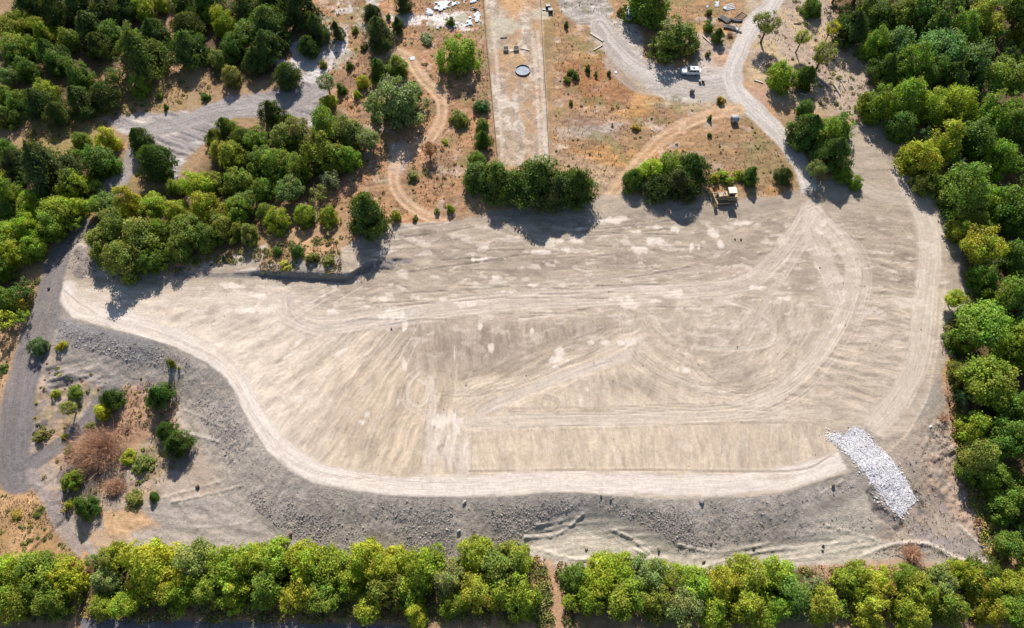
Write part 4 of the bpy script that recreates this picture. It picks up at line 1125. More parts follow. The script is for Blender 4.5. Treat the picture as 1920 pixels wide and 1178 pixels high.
LG = 1.0
PAL = {  # sunlit foliage colours
 'dark cedar green': S(104, 124, 66) , 'dark green': S(110, 140, 58), 'mid green': S(130, 160, 58), 'fresh green': S(146, 174, 58),
 'light green': S(164, 186, 62), 'yellow green': S(184, 194, 60), 'bright lime': S(204, 210, 62), 'olive green': S(146, 154, 74),
 'grey green': S(152, 164, 108), 'bluish green': S(116, 152, 90), 'golden': S(198, 184, 78), 'russet': S(176, 132, 96)}
MEAN = {'s1': S(172, 184, 60), 's2': S(168, 182, 62), 'e': S(134, 166, 64), 'w': S(160, 186, 60), 'mid': S(162, 176, 66), 'nw': S(132, 156, 60)}
DK, DG, MG, FG, LGN, YG, BL, OL, GG, BG, GO, RU = PAL.keys()

used = []
tree_count = 0
REG = []        # (object, attributes for label building)

def put_tree(u, v, w, kind, cname, label=None, cat=None, group=None, hscale=1.0, region_=None):
    """a tree whose crown is seen centred at photo pixel (u, v), w pixels wide"""
    global tree_count
    tree_count += 1
    i = tree_count
    r = random.Random(i * 31 + 5)
    dome = kind == 'B' and (region_ is None or (i * 13) % 10 < 8)
    sc = scale_at(u, v); W = w * sc * {None: 1.0, 'nw': .98, 'mid': 1.0}.get(region_, 1.1)
    if kind == 'C':
        hw = {0: .98, 1: 1.05, 2: .86, 3: .94, 4: 1.12}[i % 5]
        hscale *= (.88 if region_ else 1.0); H = W * hw * hscale; cz = H * .42
    elif kind == 'S': H = W * .75 * hscale; cz = H * .48
    elif kind == 'O': H = (W * .8 + 1.5) * hscale; cz = H - W * .36
    elif dome: cz = W * .30 * hscale; H = cz * 2.2
    else: cz = W * .40 + .6; H = cz * 2
    z = 0.0
    for _ in range(3):
        x, y = px_to_world(u, v, z + cz); z = MACZ(x, y)
    name = {'C': 'cedar_tree', 'S': 'shrub'}.get(kind, 'broadleaf_tree')
    e_ = empty(name, (x, y, z), r.uniform(0, 6.28))
    base = PAL[cname] if region_ is None else PAL[cname] * .68 + MEAN[region_] * .32
    jit = np.array([r.uniform(.9, 1.12), r.uniform(.92, 1.08), r.uniform(.85, 1.15)]) * r.uniform(.88, 1.14)
    if kind == 'C': me = CC[i % 5]
    elif kind == 'S': me = CS[i % 5]
    elif kind == 'O': me = CO[i % 3]
    else: me = CB[(i * 7) % 8] if dome is False else CD[(i * 5) % 14]
    c = bpy.data.objects.new('crown', me); link(c, e_)
    c.color = (*c3(base * jit * (.80 if kind == 'C' else 1.04)), 1)
    if kind == 'C':
        c.scale = (W, W, W * hscale); c.location = (0, 0, H * .03)
        t = bpy.data.objects.new('trunk', TC[i % 2]); t.scale = (W * .7, W * .7, H * .8)
    else:
        zs = 1.0 if kind != 'S' else 1.0
        c.scale = (W, W * r.uniform(.9, 1.1), W * zs * r.uniform(.9, 1.1)); c.location = (0, 0, cz)
        if kind == 'S': cz = W * .25; c.location = (0, 0, -.03); c.scale = (W, W * r.uniform(.7, 1.1), W * hscale * r.uniform(.9, 1.15))
        if dome: c.location = (0, 0, -.05); c.scale = (W, W * r.uniform(.9, 1.1), W * hscale * (1.12 if region_ else 1.0) * r.uniform(.92, 1.08))
        t = bpy.data.objects.new('trunk', TB[i % 4]); t.scale = (W * .8, W * .8, cz * 1.15)
    link(t, e_)
    if kind == 'O' or (kind == 'B' and cname == GG):
        tw = bpy.data.objects.new('bare_twigs', TWIG[i % 3]); link(tw, e_); tw.scale = (W * 1.0, W * 1.0, W * 1.0); tw.location = (0, 0, cz - W * .32)
    used.append((u, v, w))
    cat = cat or {'C': 'cedar tree', 'S': 'bush'}.get(kind, 'tree')
    if label: tag(e_, label, cat, group)
    else:
        e_['category'] = cat; REG.append((e_, u, v, W, kind, cname, region_))
    return e_

def MACZ(x, y):
    return gz(x, y) - .05

# --- trees one can name
T = [
 # x, y, width, kind, colour, label
 (860, 100, 86, 'B', FG, 'dense round bright green tree alone just left of the long fenced strip', 1.0),
 (538, 143, 50, 'C', DK, 'dark cedar on the tip of grey dirt at the northwest clearing', 1),
 (510, 212, 48, 'C', DK, 'single dark cedar standing on the grey clearing above the middle thicket', 1),
 (435, 145, 46, 'B', OL, 'olive rounded tree on the north edge of the grey clearing', 1),
 (265, 162, 44, 'B', FG, 'small green tree with yellowish top alone in the northwest meadow', 1),
 (296, 175, 22, 'S', OL, 'low olive bush right of the small meadow tree', 1),
 (310, 199, 15, 'S', DG, 'tiny dark bush casting a shadow on the grey clearing edge', 1.3),
 (384, 180, 26, 'S', DG, 'dark low shrub right of the twin ruts in the northwest meadow', .7),
 (205, 264, 50, 'B', BL, 'brightest lime yellow tree at the left of the picture', 1),
 (150, 262, 42, 'B', FG, 'slim green tree left of the lime yellow tree', 1.1),
 (262, 264, 46, 'C', DK, 'upper of two dark cedars beside the western dirt road', 1),
 (292, 305, 66, 'C', DK, 'large dark cedar below its twin beside the western dirt road', 1.1),
 (185, 305, 78, 'B', DG, 'broad dark tree under the lime yellow tree', 1),
 (90, 318, 92, 'C', DK, 'very wide dark cedar on the left above the light green grove', 1),
 (30, 305, 54, 'C', DK, 'narrow dark cedar at the far left above the grove', 1),
 (690, 402, 80, 'C', DG, 'well formed conical cedar on the pad edge with pointed shadow', .95),
 (618, 405, 46, 'B', LGN, 'right of three light green trees above the weedy ledge', 1.1),
 (572, 405, 50, 'B', FG, 'middle of three light green trees above the weedy ledge', 1.1),
 (525, 412, 56, 'B', LGN, 'left of three light green trees above the weedy ledge', 1.1),
 (742, 405, 22, 'B', YG, 'small yellow green sapling right of the conical cedar', 1.2),
 (778, 408, 14, 'S', OL, 'tiny weedy shrub at the foot of the twin tan track', 1.2),
 (845, 390, 22, 'S', YG, 'small lit shrub just left of the central cedar row', 1.2),
 (820, 395, 16, 'S', GG, 'grey green tuft left of the small lit shrub', 1.0),
 (895, 335, 76, 'B', DG, 'leftmost dark tree of the central row between pad and strip', .85),
 (893, 300, 46, 'B', MG, 'mid green tree behind the left end of the central row', 1),
 (930, 338, 76, 'C', DG, 'dark cedar second in the central row below the strip', .78),
 (968, 350, 72, 'C', DG, 'dark cedar third in the central row below the strip', .8),
 (1012, 342, 92, 'C', DG, 'tallest dark cedar in the middle of the central row', .92),
 (1045, 358, 74, 'C', DK, 'shorter cedar right of the tallest in the central row', .72),
 (1082, 350, 76, 'C', DG, 'rightmost dark cedar of the central row by the orange track', .88),
 (985, 345, 30, 'B', YG, 'small yellow green tree poking from the central cedar row', 1.0),
 (982, 368, 18, 'O', GG, 'pale grey half dead bush in the central cedar row', 1.0),
 (905, 262, 30, 'C', DG, 'slender dark tree left of the strip above the central row', 1.3),
 (903, 235, 30, 'B', MG, 'green bush tree stacked left of the strip fence', 1.0),
 (905, 200, 34, 'B', BG, 'bluish green bush beside the left strip fence', .9),
 (860, 222, 44, 'B', OL, 'loose olive bush between the tan track and the strip', .8),
 (1188, 338, 42, 'C', DG, 'short cedar at left end of the row west of bulldozer', 1),
 (1222, 320, 68, 'B', YG, 'yellow green tree near left end of the row west of bulldozer', 1),
 (1258, 312, 76, 'B', FG, 'bright topped green tree in middle of row west of bulldozer', .85),
 (1298, 318, 66, 'C', DG, 'dark cedar at right end of the row west of bulldozer', .9),
 (1272, 345, 70, 'C', DK, 'front dark cedar of the row west of bulldozer', .74),
 (1235, 348, 60, 'C', DK, 'low dark cedar in front of the row west of bulldozer', .7),
 (1340, 333, 26, 'S', YG, 'low yellow green bush right of the cedar row', .9),
 (1362, 330, 34, 'S', LGN, 'low light green bush directly above the bulldozer', .9),
 (1385, 327, 26, 'S', YG, 'third low yellow bush above the bulldozer', .9),
 (1408, 330, 32, 'C', DG, 'small dark cedar above right of the bulldozer', 1.1),
 (1470, 330, 32, 'C', DK, 'small dark cedar just left of the north road mouth', 1.1),
 (1216, 6, 100, 'B', MG, 'large shade tree at the top with a vehicle parked under it', 1.0),
 (1256, 74, 104, 'B', OL, 'large spreading tree whose shadow reaches the white car', .75),
 (1165, 20, 20, 'S', RU, 'small reddish bush left of the large shade tree', .9),
 (1440, 45, 56, 'O', OL, 'airy olive tree right beside the bend of the north road', 1.1),
 (1505, 70, 36, 'O', LGN, 'pale thin tree in the verge right of the north road', 1.2),
 (1522, 12, 46, 'B', MG, 'rounded green tree at the top right of the north road', 1.1),
 (1560, 52, 34, 'O', YG, 'slender yellowish tree against the eastern wood near the top', 1.3),
 (1545, 100, 56, 'O', OL, 'open olive tree with visible stems above the pale logs', 1.1),
 (1462, 142, 68, 'B', LGN, 'light green tree right of the road junction', 1.0),
 (1511, 148, 38, 'C', DG, 'dark pointed cedar right of the light green junction tree', 1.4),
 (1595, 55, 60, 'C', DK, 'greyish dark tree at the corner of the eastern wood', 1.1),
 (1642, 195, 76, 'B', FG, 'green tree whose shadow falls on the northeast dirt corner', 1.1),
 (1508, 205, 40, 'B', DG, 'dark tree at top of the clump right of the north road', 1.1),
 (1515, 250, 66, 'C', DG, 'dark tree on left side of the clump right of the road', 1.0),
 (1550, 248, 60, 'B', FG, 'light topped tree in the clump right of the road', 1.1),
 (1580, 238, 56, 'B', MG, 'rounded tree on the right of the clump beside the dirt corner', 1.0),
 (1562, 290, 62, 'C', DG, 'dark green tree low in the clump right of the road', 1.0),
 (1530, 318, 40, 'O', OL, 'olive scrubby tree at the lower left of the clump', .9),
 (1582, 325, 44, 'B', MG, 'mid green tree near the lower tip of the clump', 1.0),
 (1605, 342, 34, 'B', FG, 'small tree at the lowest tip of the clump', 1.0),
 (1062, 45, 12, 'S', DG, 'tiny dark green bush right of the right strip fence', 1.6),
 (1070, 133, 18, 'S', OL, 'weedy green tuft at left of the scrub patch', 1.2), (1080, 140, 20, 'S', DG, 'darker weed clump in the scrub patch right of strip', 1.2),
 (1063, 148, 16, 'S', OL, 'lower left weed clump in the scrub patch right of strip', 1.2),
 (1102, 128, 13, 'S', DG, 'upright weed in the middle of the scrub patch', 1.6), (1118, 138, 10, 'S', OL, 'small upright weed right of centre in the scrub patch', 1.6), (1142, 136, 10, 'S', OL, 'rightmost small weed in the scrub patch', 1.6),
 (1071, 193, 10, 'S', DG, 'lone dark weed below the scrub patch right of strip', 1.5),
 (1328, 46, 24, 'S', MG, 'green bush left of the black pipes', 1.2), (1330, 22, 18, 'S', OL, 'olive bush above the green bush by the pipes', 1.1),
 (1346, 68, 24, 'C', DG, 'dark pointed bush below the black pipes', 1.2), (1328, 100, 14, 'S', OL, 'small bush above right of the white car', 1.4),
 (1331, 220, 11, 'S', MG, 'thin upright weed left of the grey bale', 1.8), (1331, 252, 10, 'S', DG, 'lower thin weed beside the tan ruts', 1.6),
 (1352, 188, 24, 'S', GO, 'golden dry bush at the junction verge', .6),
 (1192, 238, 26, 'S', GO, 'golden tuft of grass in the brown meadow', .5),
 (800, 70, 36, 'S', GG, 'flat grey green bush in the meadow left of round tree', .5),
 (844, 38, 22, 'S', DG, 'small dark bush on the white sheeting ground', 1.1),
 (710, 62, 58, 'C', DK, 'widest dark cedar among the top meadow cedars', .9), (697, 25, 34, 'C', DK, 'dark cedar touching the top of the meadow cedars', .95),
 (745, 48, 22, 'C', DK, 'narrow cedar right of the widest meadow cedar', 1.4), (632, 60, 24, 'C', DK, 'narrow cedar standing left of the meadow cedars', 1.4),
 (757, 8, 32, 'C', DK, 'dark cedar at the top edge left of the white sheeting', 1.1),
 (594, 55, 44, 'C', DK, 'upper cedar of the pair left of the pale stony ground', 1.1), (578, 88, 40, 'C', DG, 'lower cedar of the pair left of the pale stony ground', 1.0),
 (562, 15, 70, 'C', DK, 'large dark cedar at the top left of the meadow', 1.1), (728, 30, 14, 'S', OL, 'small olive bush between the meadow cedars', 1.2),
 (665, 55, 16, 'S', OL, 'yellowish weed right of the narrow meadow cedar', 1.2), (682, 85, 18, 'S', OL, 'yellow weed bush below the meadow cedars', 1.1),
 (655, 122, 20, 'S', DG, 'small dark bush on the pale stony ground', 1.0), (605, 120, 20, 'S', OL, 'tan green bush at end of the grey tongue', 1),
 (745, 190, 116, 'B', GG, 'broad grey green tree left of the twin tan track', .9),
 (745, 128, 56, 'B', OL, 'olive tree above the broad grey green tree', .9), (708, 130, 40, 'C', DG, 'dark tree left of the olive tree in the meadow', .9),
 (680, 155, 34, 'B', YG, 'yellow green bush left of the broad grey green tree', .9), (668, 178, 16, 'B', BL, 'tiny lime yellow sapling', 1.3),
 (612, 155, 44, 'O', GG, 'half bare grey tree at the end of the grey tongue', 1.0), (640, 165, 26, 'S', DG, 'dark bush right of the half bare grey tree', 1.2),
 (615, 190, 38, 'B', BL, 'bright lime bush above the middle thicket', .8),
 (805, 280, 36, 'O', RU, 'brown leafless bush beside the twin tan track', .8), (775, 330, 30, 'S', OL, 'olive weed clump inside the fork of tan tracks', .6),
 (835, 265, 16, 'S', YG, 'small yellow weed below the tan track fork', .7),
 (520, 470, 20, 'B', DG, 'left green shrub on the weedy ledge', 1.0), (556, 470, 30, 'B', DG, 'tallest green shrub on the weedy ledge', 1.1),
 (585, 482, 34, 'S', OL, 'olive weeds right of the tallest ledge shrub', .7), (615, 488, 32, 'S', OL, 'yellowish weeds at the right end of the ledge', .6), (535, 497, 30, 'S', GO, 'golden low weeds along the ledge rim', .5),
 (72, 650, 42, 'B', BG, 'bluish green small tree on the left grey bank foot', 1.0), (113, 648, 26, 'S', YG, 'yellow green bush right of the bluish small tree', .9),
 (320, 680, 18, 'B', OL, 'lone sapling with long shadow on the rocky bank', 1.4), (334, 690, 8, 'S', YG, 'tiny sprig beside the lone bank sapling', 1.4),
 (298, 742, 46, 'C', DG, 'dark cedar nearest the foot of the rocky bank', 1.0), (208, 748, 42, 'C', DG, 'dark cedar between the lime bush and the sloping track', 1.0),
 (194, 775, 38, 'B', BL, 'bright lime bush in front of a dark cedar', .9),
 (312, 808, 38, 'C', DG, 'upper left of two touching dark cedars below the bank', 1.0), (334, 832, 50, 'C', DG, 'lower right of two touching dark cedars below the bank', 1.0),
 (140, 735, 30, 'B', MG, 'green top of the straggly bush by the left hummocks', 1.0), (128, 765, 38, 'O', OL, 'straggly olive bush left of the sloping track', .9), (102, 738, 20, 'S', YG, 'yellow sprig left of the straggly bush', .9),
 (75, 815, 38, 'S', OL, 'olive weeds on the point between two grey tracks', .6), (120, 818, 16, 'S', YG, 'small yellowish tuft by the grey side track', .8), (128, 845, 26, 'S', OL, 'weed strip along the grey side track', .8), (168, 800, 26, 'S', OL, 'tan green bush above the red brush pile', .8),
 (238, 855, 34, 'S', YG, 'yellow green bush at the right of the red brush pile', .9), (265, 870, 50, 'S', OL, 'low olive scrub right of the red brush pile', .5),
 (138, 900, 44, 'B', FG, 'upright light green bush below the red brush pile', 1.0), (160, 950, 44, 'C', DG, 'dense dark cedar at lower left by the tan grass', 1.0), (128, 945, 24, 'S', YG, 'yellowish bush left of the lower left cedar', 1.0),
 (288, 932, 20, 'C', DG, 'small dark bush on the raked grey slope', .9), (250, 935, 44, 'S', OL, 'olive weeds round the lower brush pile', .5),
 (8, 560, 56, 'B', MG, 'feathery green tree at the left edge beside grey road', 1.1), (40, 572, 30, 'S', GO, 'golden green bush at the left edge of grey road', 1), (5, 690, 26, 'S', OL, 'olive weeds at the left edge of picture', .7),
 (72, 958, 26, 'S', OL, 'olive tan scrub beside the lower left track', .4), (30, 965, 30, 'S', GO, 'dry golden scrub in the lower left grass', .35),
 (1788, 985, 60, 'O', GG, 'x', 1),
]
T = [t for t in T if t[5] != 'x']
for (u_, v_, w_, k_, c_, lb, hs_) in T:
    put_tree(u_, v_, w_, k_, c_, lb, hscale=hs_)

# --- trees inside the thickets and woods (placed one by one, labels composed below)
HAND = {
 'nw': [(20, 50, 62, 'B', LGN), (52, 45, 52, 'B', FG), (78, 62, 50, 'B', LGN), (26, 88, 60, 'B', LGN), (62, 92, 50, 'B', FG), (130, 75, 54, 'B', FG), (60, 12, 60, 'C', DK), (105, 22, 62, 'C', DK), (150, 12, 60, 'C', DK), (198, 22, 62, 'C', DK),
        (236, 12, 54, 'C', DK), (270, 18, 50, 'B', YG), (302, 6, 42, 'B', YG), (168, 52, 60, 'C', DK), (208, 62, 56, 'B', DG), (186, 86, 54, 'C', DK), (95, 102, 56, 'C', DK), (112, 122, 54, 'B', DG), (150, 140, 62, 'B', DG), (86, 168, 58, 'B', YG),
        (72, 192, 60, 'C', DK), (30, 112, 58, 'B', DG), (50, 132, 50, 'B', DG), (14, 144, 46, 'B', BG), (35, 194, 52, 'B', FG), (8, 182, 46, 'B', MG), (8, 222, 50, 'B', DG), (110, 212, 50, 'C', DK), (150, 190, 60, 'C', DK), (196, 180, 58, 'C', DK), (214, 145, 40, 'O', DG),
        (265, 105, 84, 'C', DK), (250, 72, 56, 'B', OL), (290, 66, 60, 'C', DK), (352, 52, 62, 'C', DK), (356, 92, 70, 'C', DK), (420, 42, 60, 'B', YG), (396, 30, 40, 'B', LGN), (440, 92, 60, 'B', DG), (408, 112, 46, 'B', OL), (468, 62, 60, 'B', OL),
        (482, 112, 48, 'C', DK), (460, 20, 60, 'C', DK), (386, 8, 60, 'C', DK), (345, 8, 50, 'C', DK), (505, 52, 80, 'C', DK), (500, 88, 60, 'C', DK), (505, 5, 60, 'C', DK)],
 'w': [(20, 370, 60, 'B', FG), (60, 385, 60, 'B', LGN), (105, 395, 60, 'B', LGN), (145, 392, 44, 'B', YG), (10, 400, 44, 'B', BG), (15, 440, 56, 'B', LGN), (55, 432, 60, 'B', LGN), (100, 430, 60, 'B', FG), (25, 480, 54, 'B', YG), (65, 468, 50, 'B', LGN), (5, 510, 50, 'B', DG), (10, 285, 46, 'B', DG), (175, 385, 40, 'B', LGN)],
 'mid': [(200, 385, 56, 'B', BG), (245, 385, 64, 'B', YG), (290, 388, 60, 'B', LGN), (222, 432, 88, 'B', OL), (266, 452, 92, 'B', OL), (232, 490, 82, 'B', OL), (198, 462, 72, 'B', OL), (285, 490, 60, 'B', DG), (330, 400, 60, 'B', YG), (350, 430, 66, 'B', DG), (300, 440, 60, 'B', MG), (385, 390, 66, 'B', YG), (370, 350, 66, 'B', YG), (400, 345, 50, 'B', OL), (330, 350, 40, 'B', FG),
         (435, 300, 60, 'B', YG), (415, 285, 46, 'B', GO), (425, 240, 44, 'C', DG), (455, 262, 50, 'C', DG), (400, 258, 34, 'C', DG), (450, 340, 60, 'B', MG), (490, 300, 60, 'B', OL), (480, 260, 54, 'B', MG), (530, 262, 60, 'B', OL), (520, 310, 66, 'B', MG), (560, 250, 66, 'B', GG), (610, 240, 70, 'B', FG), (600, 290, 80, 'B', MG), (655, 250, 70, 'B', GG), (690, 262, 50, 'B', GG), (650, 300, 60, 'B', MG), (560, 320, 66, 'B', MG), (540, 355, 60, 'B', BG), (495, 355, 54, 'B', DG),
         (450, 400, 60, 'B', MG), (420, 430, 60, 'B', OL), (470, 440, 44, 'B', OL), (385, 445, 60, 'B', DG), (500, 400, 44, 'B', DG), (460, 375, 50, 'B', DG), (340, 470, 56, 'B', DG), (310, 480, 50, 'B', DG), (290, 470, 40, 'B', LGN), (540, 228, 30, 'C', DG)],
 'e': [(1700, 190, 80, 'B', LGN), (1740, 200, 76, 'B', YG), (1790, 200, 76, 'B', YG), (1720, 300, 74, 'B', YG), (1685, 90, 70, 'B', BG), (1765, 95, 84, 'B', BG), (1840, 40, 80, 'B', YG), (1800, 60, 66, 'B', MG), (1890, 150, 90, 'B', FG), (1700, 130, 76, 'B', FG), (1820, 130, 80, 'B', BG), (1760, 40, 80, 'B', DG), (1650, 30, 70, 'B', DG), (1620, 20, 50, 'B', OL),
        (1690, 30, 60, 'B', OL), (1730, 10, 70, 'B', BG), (1870, 300, 66, 'B', FG), (1800, 360, 100, 'B', MG), (1840, 460, 80, 'B', YG), (1860, 380, 60, 'B', LGN), (1795, 435, 50, 'B', YG), (1900, 400, 90, 'B', DG), (1815, 410, 60, 'B', OL), (1835, 520, 56, 'B', MG), (1880, 560, 80, 'B', MG), (1840, 610, 100, 'B', FG), (1900, 640, 90, 'B', FG), (1800, 640, 60, 'B', MG), (1850, 710, 110, 'B', LGN), (1900, 760, 80, 'B', MG), (1800, 700, 50, 'B', OL),
        (1830, 860, 80, 'B', OL), (1880, 830, 90, 'B', DG), (1860, 900, 70, 'B', MG), (1900, 950, 80, 'B', DG), (1890, 1020, 60, 'B', DG), (1660, 130, 50, 'C', DK), (1740, 150, 60, 'B', DG), (1780, 150, 60, 'C', DK), (1860, 220, 80, 'B', MG), (1830, 260, 76, 'B', DG), (1770, 270, 70, 'B', YG), (1690, 240, 60, 'B', DG), (1905, 480, 70, 'B', DG), (1735, 345, 46, 'B', OL), (1790, 560, 40, 'B', YG), (1905, 230, 80, 'B', DG)],
 's1': [(20, 1075, 80, 'B', YG), (75, 1070, 90, 'B', FG), (120, 1090, 76, 'B', YG), (30, 1130, 80, 'B', LGN), (100, 1130, 70, 'B', MG), (215, 1045, 60, 'B', LGN), (285, 1050, 110, 'B', BL), (265, 1090, 70, 'B', YG), (310, 1100, 70, 'B', YG), (200, 1090, 60, 'B', GG), (370, 1050, 90, 'B', GG), (425, 1060, 80, 'B', LGN), (470, 1050, 76, 'B', YG), (350, 1100, 70, 'B', LGN), (400, 1105, 70, 'B', MG), (445, 1110, 70, 'B', YG),
         (520, 1050, 80, 'B', LGN), (575, 1055, 84, 'B', YG), (620, 1060, 80, 'B', LGN), (500, 1100, 80, 'B', MG), (560, 1110, 80, 'B', YG), (610, 1115, 70, 'B', MG), (690, 1050, 90, 'B', BL), (660, 1090, 80, 'B', LGN), (735, 1060, 80, 'B', YG), (720, 1105, 80, 'B', OL), (790, 1065, 80, 'B', FG), (770, 1110, 70, 'B', LGN), (690, 1140, 60, 'B', YG), (840, 1085, 70, 'B', GG), (895, 1045, 76, 'B', LGN), (940, 1060, 80, 'B', OL), (975, 1055, 66, 'B', LGN), (900, 1110, 90, 'B', YG), (960, 1110, 90, 'B', FG), (850, 1130, 60, 'B', MG), (780, 1150, 50, 'B', YG)],
 's2': [(1080, 1085, 60, 'B', DG), (1125, 1080, 76, 'B', YG), (1160, 1070, 70, 'B', LGN), (1110, 1120, 80, 'B', YG), (1170, 1120, 90, 'B', FG), (1215, 1080, 76, 'B', GG), (1262, 1075, 56, 'O', LGN), (1230, 1130, 80, 'B', OL), (1300, 1100, 76, 'B', LGN), (1350, 1090, 76, 'B', YG), (1400, 1080, 84, 'B', LGN), (1280, 1140, 80, 'B', GG), (1340, 1145, 80, 'B', YG), (1400, 1140, 80, 'B', LGN), (1455, 1075, 70, 'B', LGN), (1480, 1110, 90, 'B', BG), (1450, 1140, 70, 'B', MG), (1540, 1130, 70, 'B', LGN),
         (1600, 1090, 70, 'B', LGN), (1640, 1100, 70, 'B', YG), (1630, 1140, 80, 'B', BL), (1700, 1085, 60, 'B', MG), (1715, 1110, 80, 'B', LGN), (1700, 1150, 80, 'B', LGN), (1760, 1090, 66, 'B', GG), (1800, 1070, 50, 'B', BL), (1840, 1080, 66, 'C', DG), (1835, 1100, 60, 'B', YG), (1780, 1140, 80, 'B', MG), (1850, 1140, 76, 'B', YG), (1900, 1100, 70, 'B', YG), (1905, 1150, 70, 'B', MG)],
}
for rg_, L_ in HAND.items():
    for (u_, v_, w_, k_, c_) in L_:
        put_tree(u_, v_, w_, k_, c_, region_=rg_)

MIX = {'nw': [('C', DK)] * 3 + [('B', DG)] * 3 + [('B', MG)] * 2 + [('B', FG), ('B', YG), ('B', OL), ('B', LGN)], 'w': [('B', LGN), ('B', FG), ('B', MG), ('B', YG), ('B', DG)],
       'mid': [('B', MG), ('B', OL), ('B', YG), ('B', LGN), ('B', GG), ('B', FG)], 'e': [('B', DG)] * 3 + [('B', MG)] * 3 + [('B', FG)] * 2 + [('B', BG)] * 2 + [('B', YG), ('B', OL), ('C', DK), ('B', LGN)],
       's1': [('B', LGN), ('B', YG), ('B', FG), ('B', MG)], 's2': [('B', LGN), ('B', YG), ('B', MG), ('B', GG)]}
OUTER = []; UNDER = []
rd = random.Random(3)
for rg_, P in FOREST.items():
    uu, vv = rand_in(P, 2200)
    for a_, b_ in zip(uu, vv):
        w_ = rd.choice((30, 38, 46, 54, 62, 72, 84)) * rd.uniform(.92, 1.1)
        if all(math.hypot(a_ - q[0], b_ - q[1]) > {'nw': .53, 'mid': .42}.get(rg_, .37) * (w_ + q[2]) for q in used):
            if rg_ == 'nw' and (abs(a_ - 323) < 16 and b_ < 110 or (a_ < 40 and b_ < 25)): continue
            if rg_ in ('s1',) and abs(a_ - 148) < 22: continue
            k_, c_ = rd.choice(MIX[rg_])
            if not (-25 < a_ < 1945 and -25 < b_ < 1190): OUTER.append((a_, b_, w_, c_)); used.append((a_, b_, w_)); continue
            if w_ < 50: UNDER.append((a_, b_, w_, c_)); used.append((a_, b_, w_)); continue
            put_tree(float(a_), float(b_), w_, k_, c_, region_=rg_)

def wood_mass(name, label, L_, nleaf, leaf):
    """small or off-picture trees of the woods as one mass of foliage with stems"""
    C = []; Nn = []; Sz = []; T = []; st = MB()
    for (a_, b_, w_, c_) in L_:
        W = w_ * scale_at(a_, max(b_, -60)) * 1.12; cz = W * .45
        x, y = px_to_world(a_, b_, cz); z = gz(x, y) - .05; x, y = px_to_world(a_, b_, cz + z); z = gz(x, y) - .05
        nc = 26; d = unit(rng.normal(size=(nc, 3))); d[:, 2] = d[:, 2] * .8 + .25
        cc = d * rng.uniform(.22, .42, nc)[:, None]; k = rng.integers(0, nc, nleaf)
        dd = unit(rng.normal(size=(nleaf, 3)) + np.array([0, 0, .4])); c = cc[k] + dd * rng.uniform(.05, .15, nleaf)[:, None]
        c[:, 2] = np.maximum(c[:, 2] * 1.0 + .42, .01)
        C.append(c * W + np.array([x, y, z])); Nn.append(unit(dd + .5 * rng.normal(size=(nleaf, 3)))); Sz.append(leaf * W * rng.uniform(.6, 1.5, nleaf))
        tone = np.clip(rng.normal(1, .13, nc), .7, 1.35)[k] * rng.uniform(.75, 1.3, nleaf)
        T.append(np.repeat(PAL[c_][None] * tone[:, None], 4, 0))
        st.tube([(x, y, z - .1), (x, y, z + cz)], [.05 * W, .02 * W], 5)
    V, Q = leaf_quads(np.concatenate(C), np.concatenate(Nn), np.concatenate(Sz), 1.0, rng.normal(size=(sum(map(len, C)), 3)))
    me = fast_mesh(name, V, Q, M['weed']); add_attr(me, 'tint', np.concatenate(T), 'FLOAT_COLOR')
    o = bpy.data.objects.new(name, me); link(o); tag(o, label, kind='stuff')
    t = st.build('stems', M['bark'], o)
wood_mass('undergrowth', 'small young trees and undergrowth filling gaps between the larger trees of the woods', UNDER, 1300, .026)
wood_mass('outer_wood', 'outlying part of the surrounding woods', OUTER, 1000, .030)
print('under', len(UNDER), 'outer', len(OUTER))

# --- labels of the trees within the woods: look, then landmark, then place in a row if still shared
def where(rg, u, v):
    if rg == 'nw':
        if v < 0: return 'at the top edge of the northwest wood'
        if u < 110: return 'by the far left of the northwest wood' if v < 140 else 'low on the left of the northwest wood'
        if u < 240: return 'in the top middle of the northwest wood' if v < 90 else 'above the west meadow'
        if u < 380: return 'by the gap path in northwest wood'
        return 'above the grey clearing of northwest wood'
    if rg == 'w': return 'in grove left of western dirt road' if v > 340 else 'above the light grove on the left'
    if rg == 'mid':
        if u < 320: return 'at west end of middle thicket'
        if v > 390: return 'on pad side of middle thicket'
        if u > 540: return 'at northeast end of middle thicket'
        return 'in heart of middle thicket'
    if rg == 'e':
        for lim, t in ((60, 'at the top of the eastern wood'), (160, 'in eastern wood level with the white car'), (260, 'in eastern wood level with the grey bale'), (400, 'in eastern wood level with the bulldozer'),
                       (560, 'in eastern wood right of the pad'), (700, 'in eastern wood at its bulge'), (860, 'in eastern wood above the white rocks'), (3000, 'in eastern wood by the southeast corner')):
            if v < lim: return t + (', at edge' if u < 1700 + max(0, v - 200) * .22 else '')
    if rg == 's1':
        if u < 160: return 'in bottom row left of the sandy path'
        if u < 500: return 'in bottom row just right of the sandy path'
        if u < 760: return 'in bottom row under the dark bank'
        return 'in bottom row left of the brown gap'
    if u < 1300: return 'in bottom row right of the brown gap'
    if u < 1580: return 'in bottom row below the fanned tracks'
    return 'in bottom row near the southeast corner'
SUFFIX = {'nw': 'trees of the northwest wood', 'w': 'trees of the western grove', 'mid': 'trees of the middle thicket', 'e': 'trees of the eastern wood', 's1': 'trees of the bottom row, left part', 's2': 'trees of the bottom row, right part'}
buck = {}
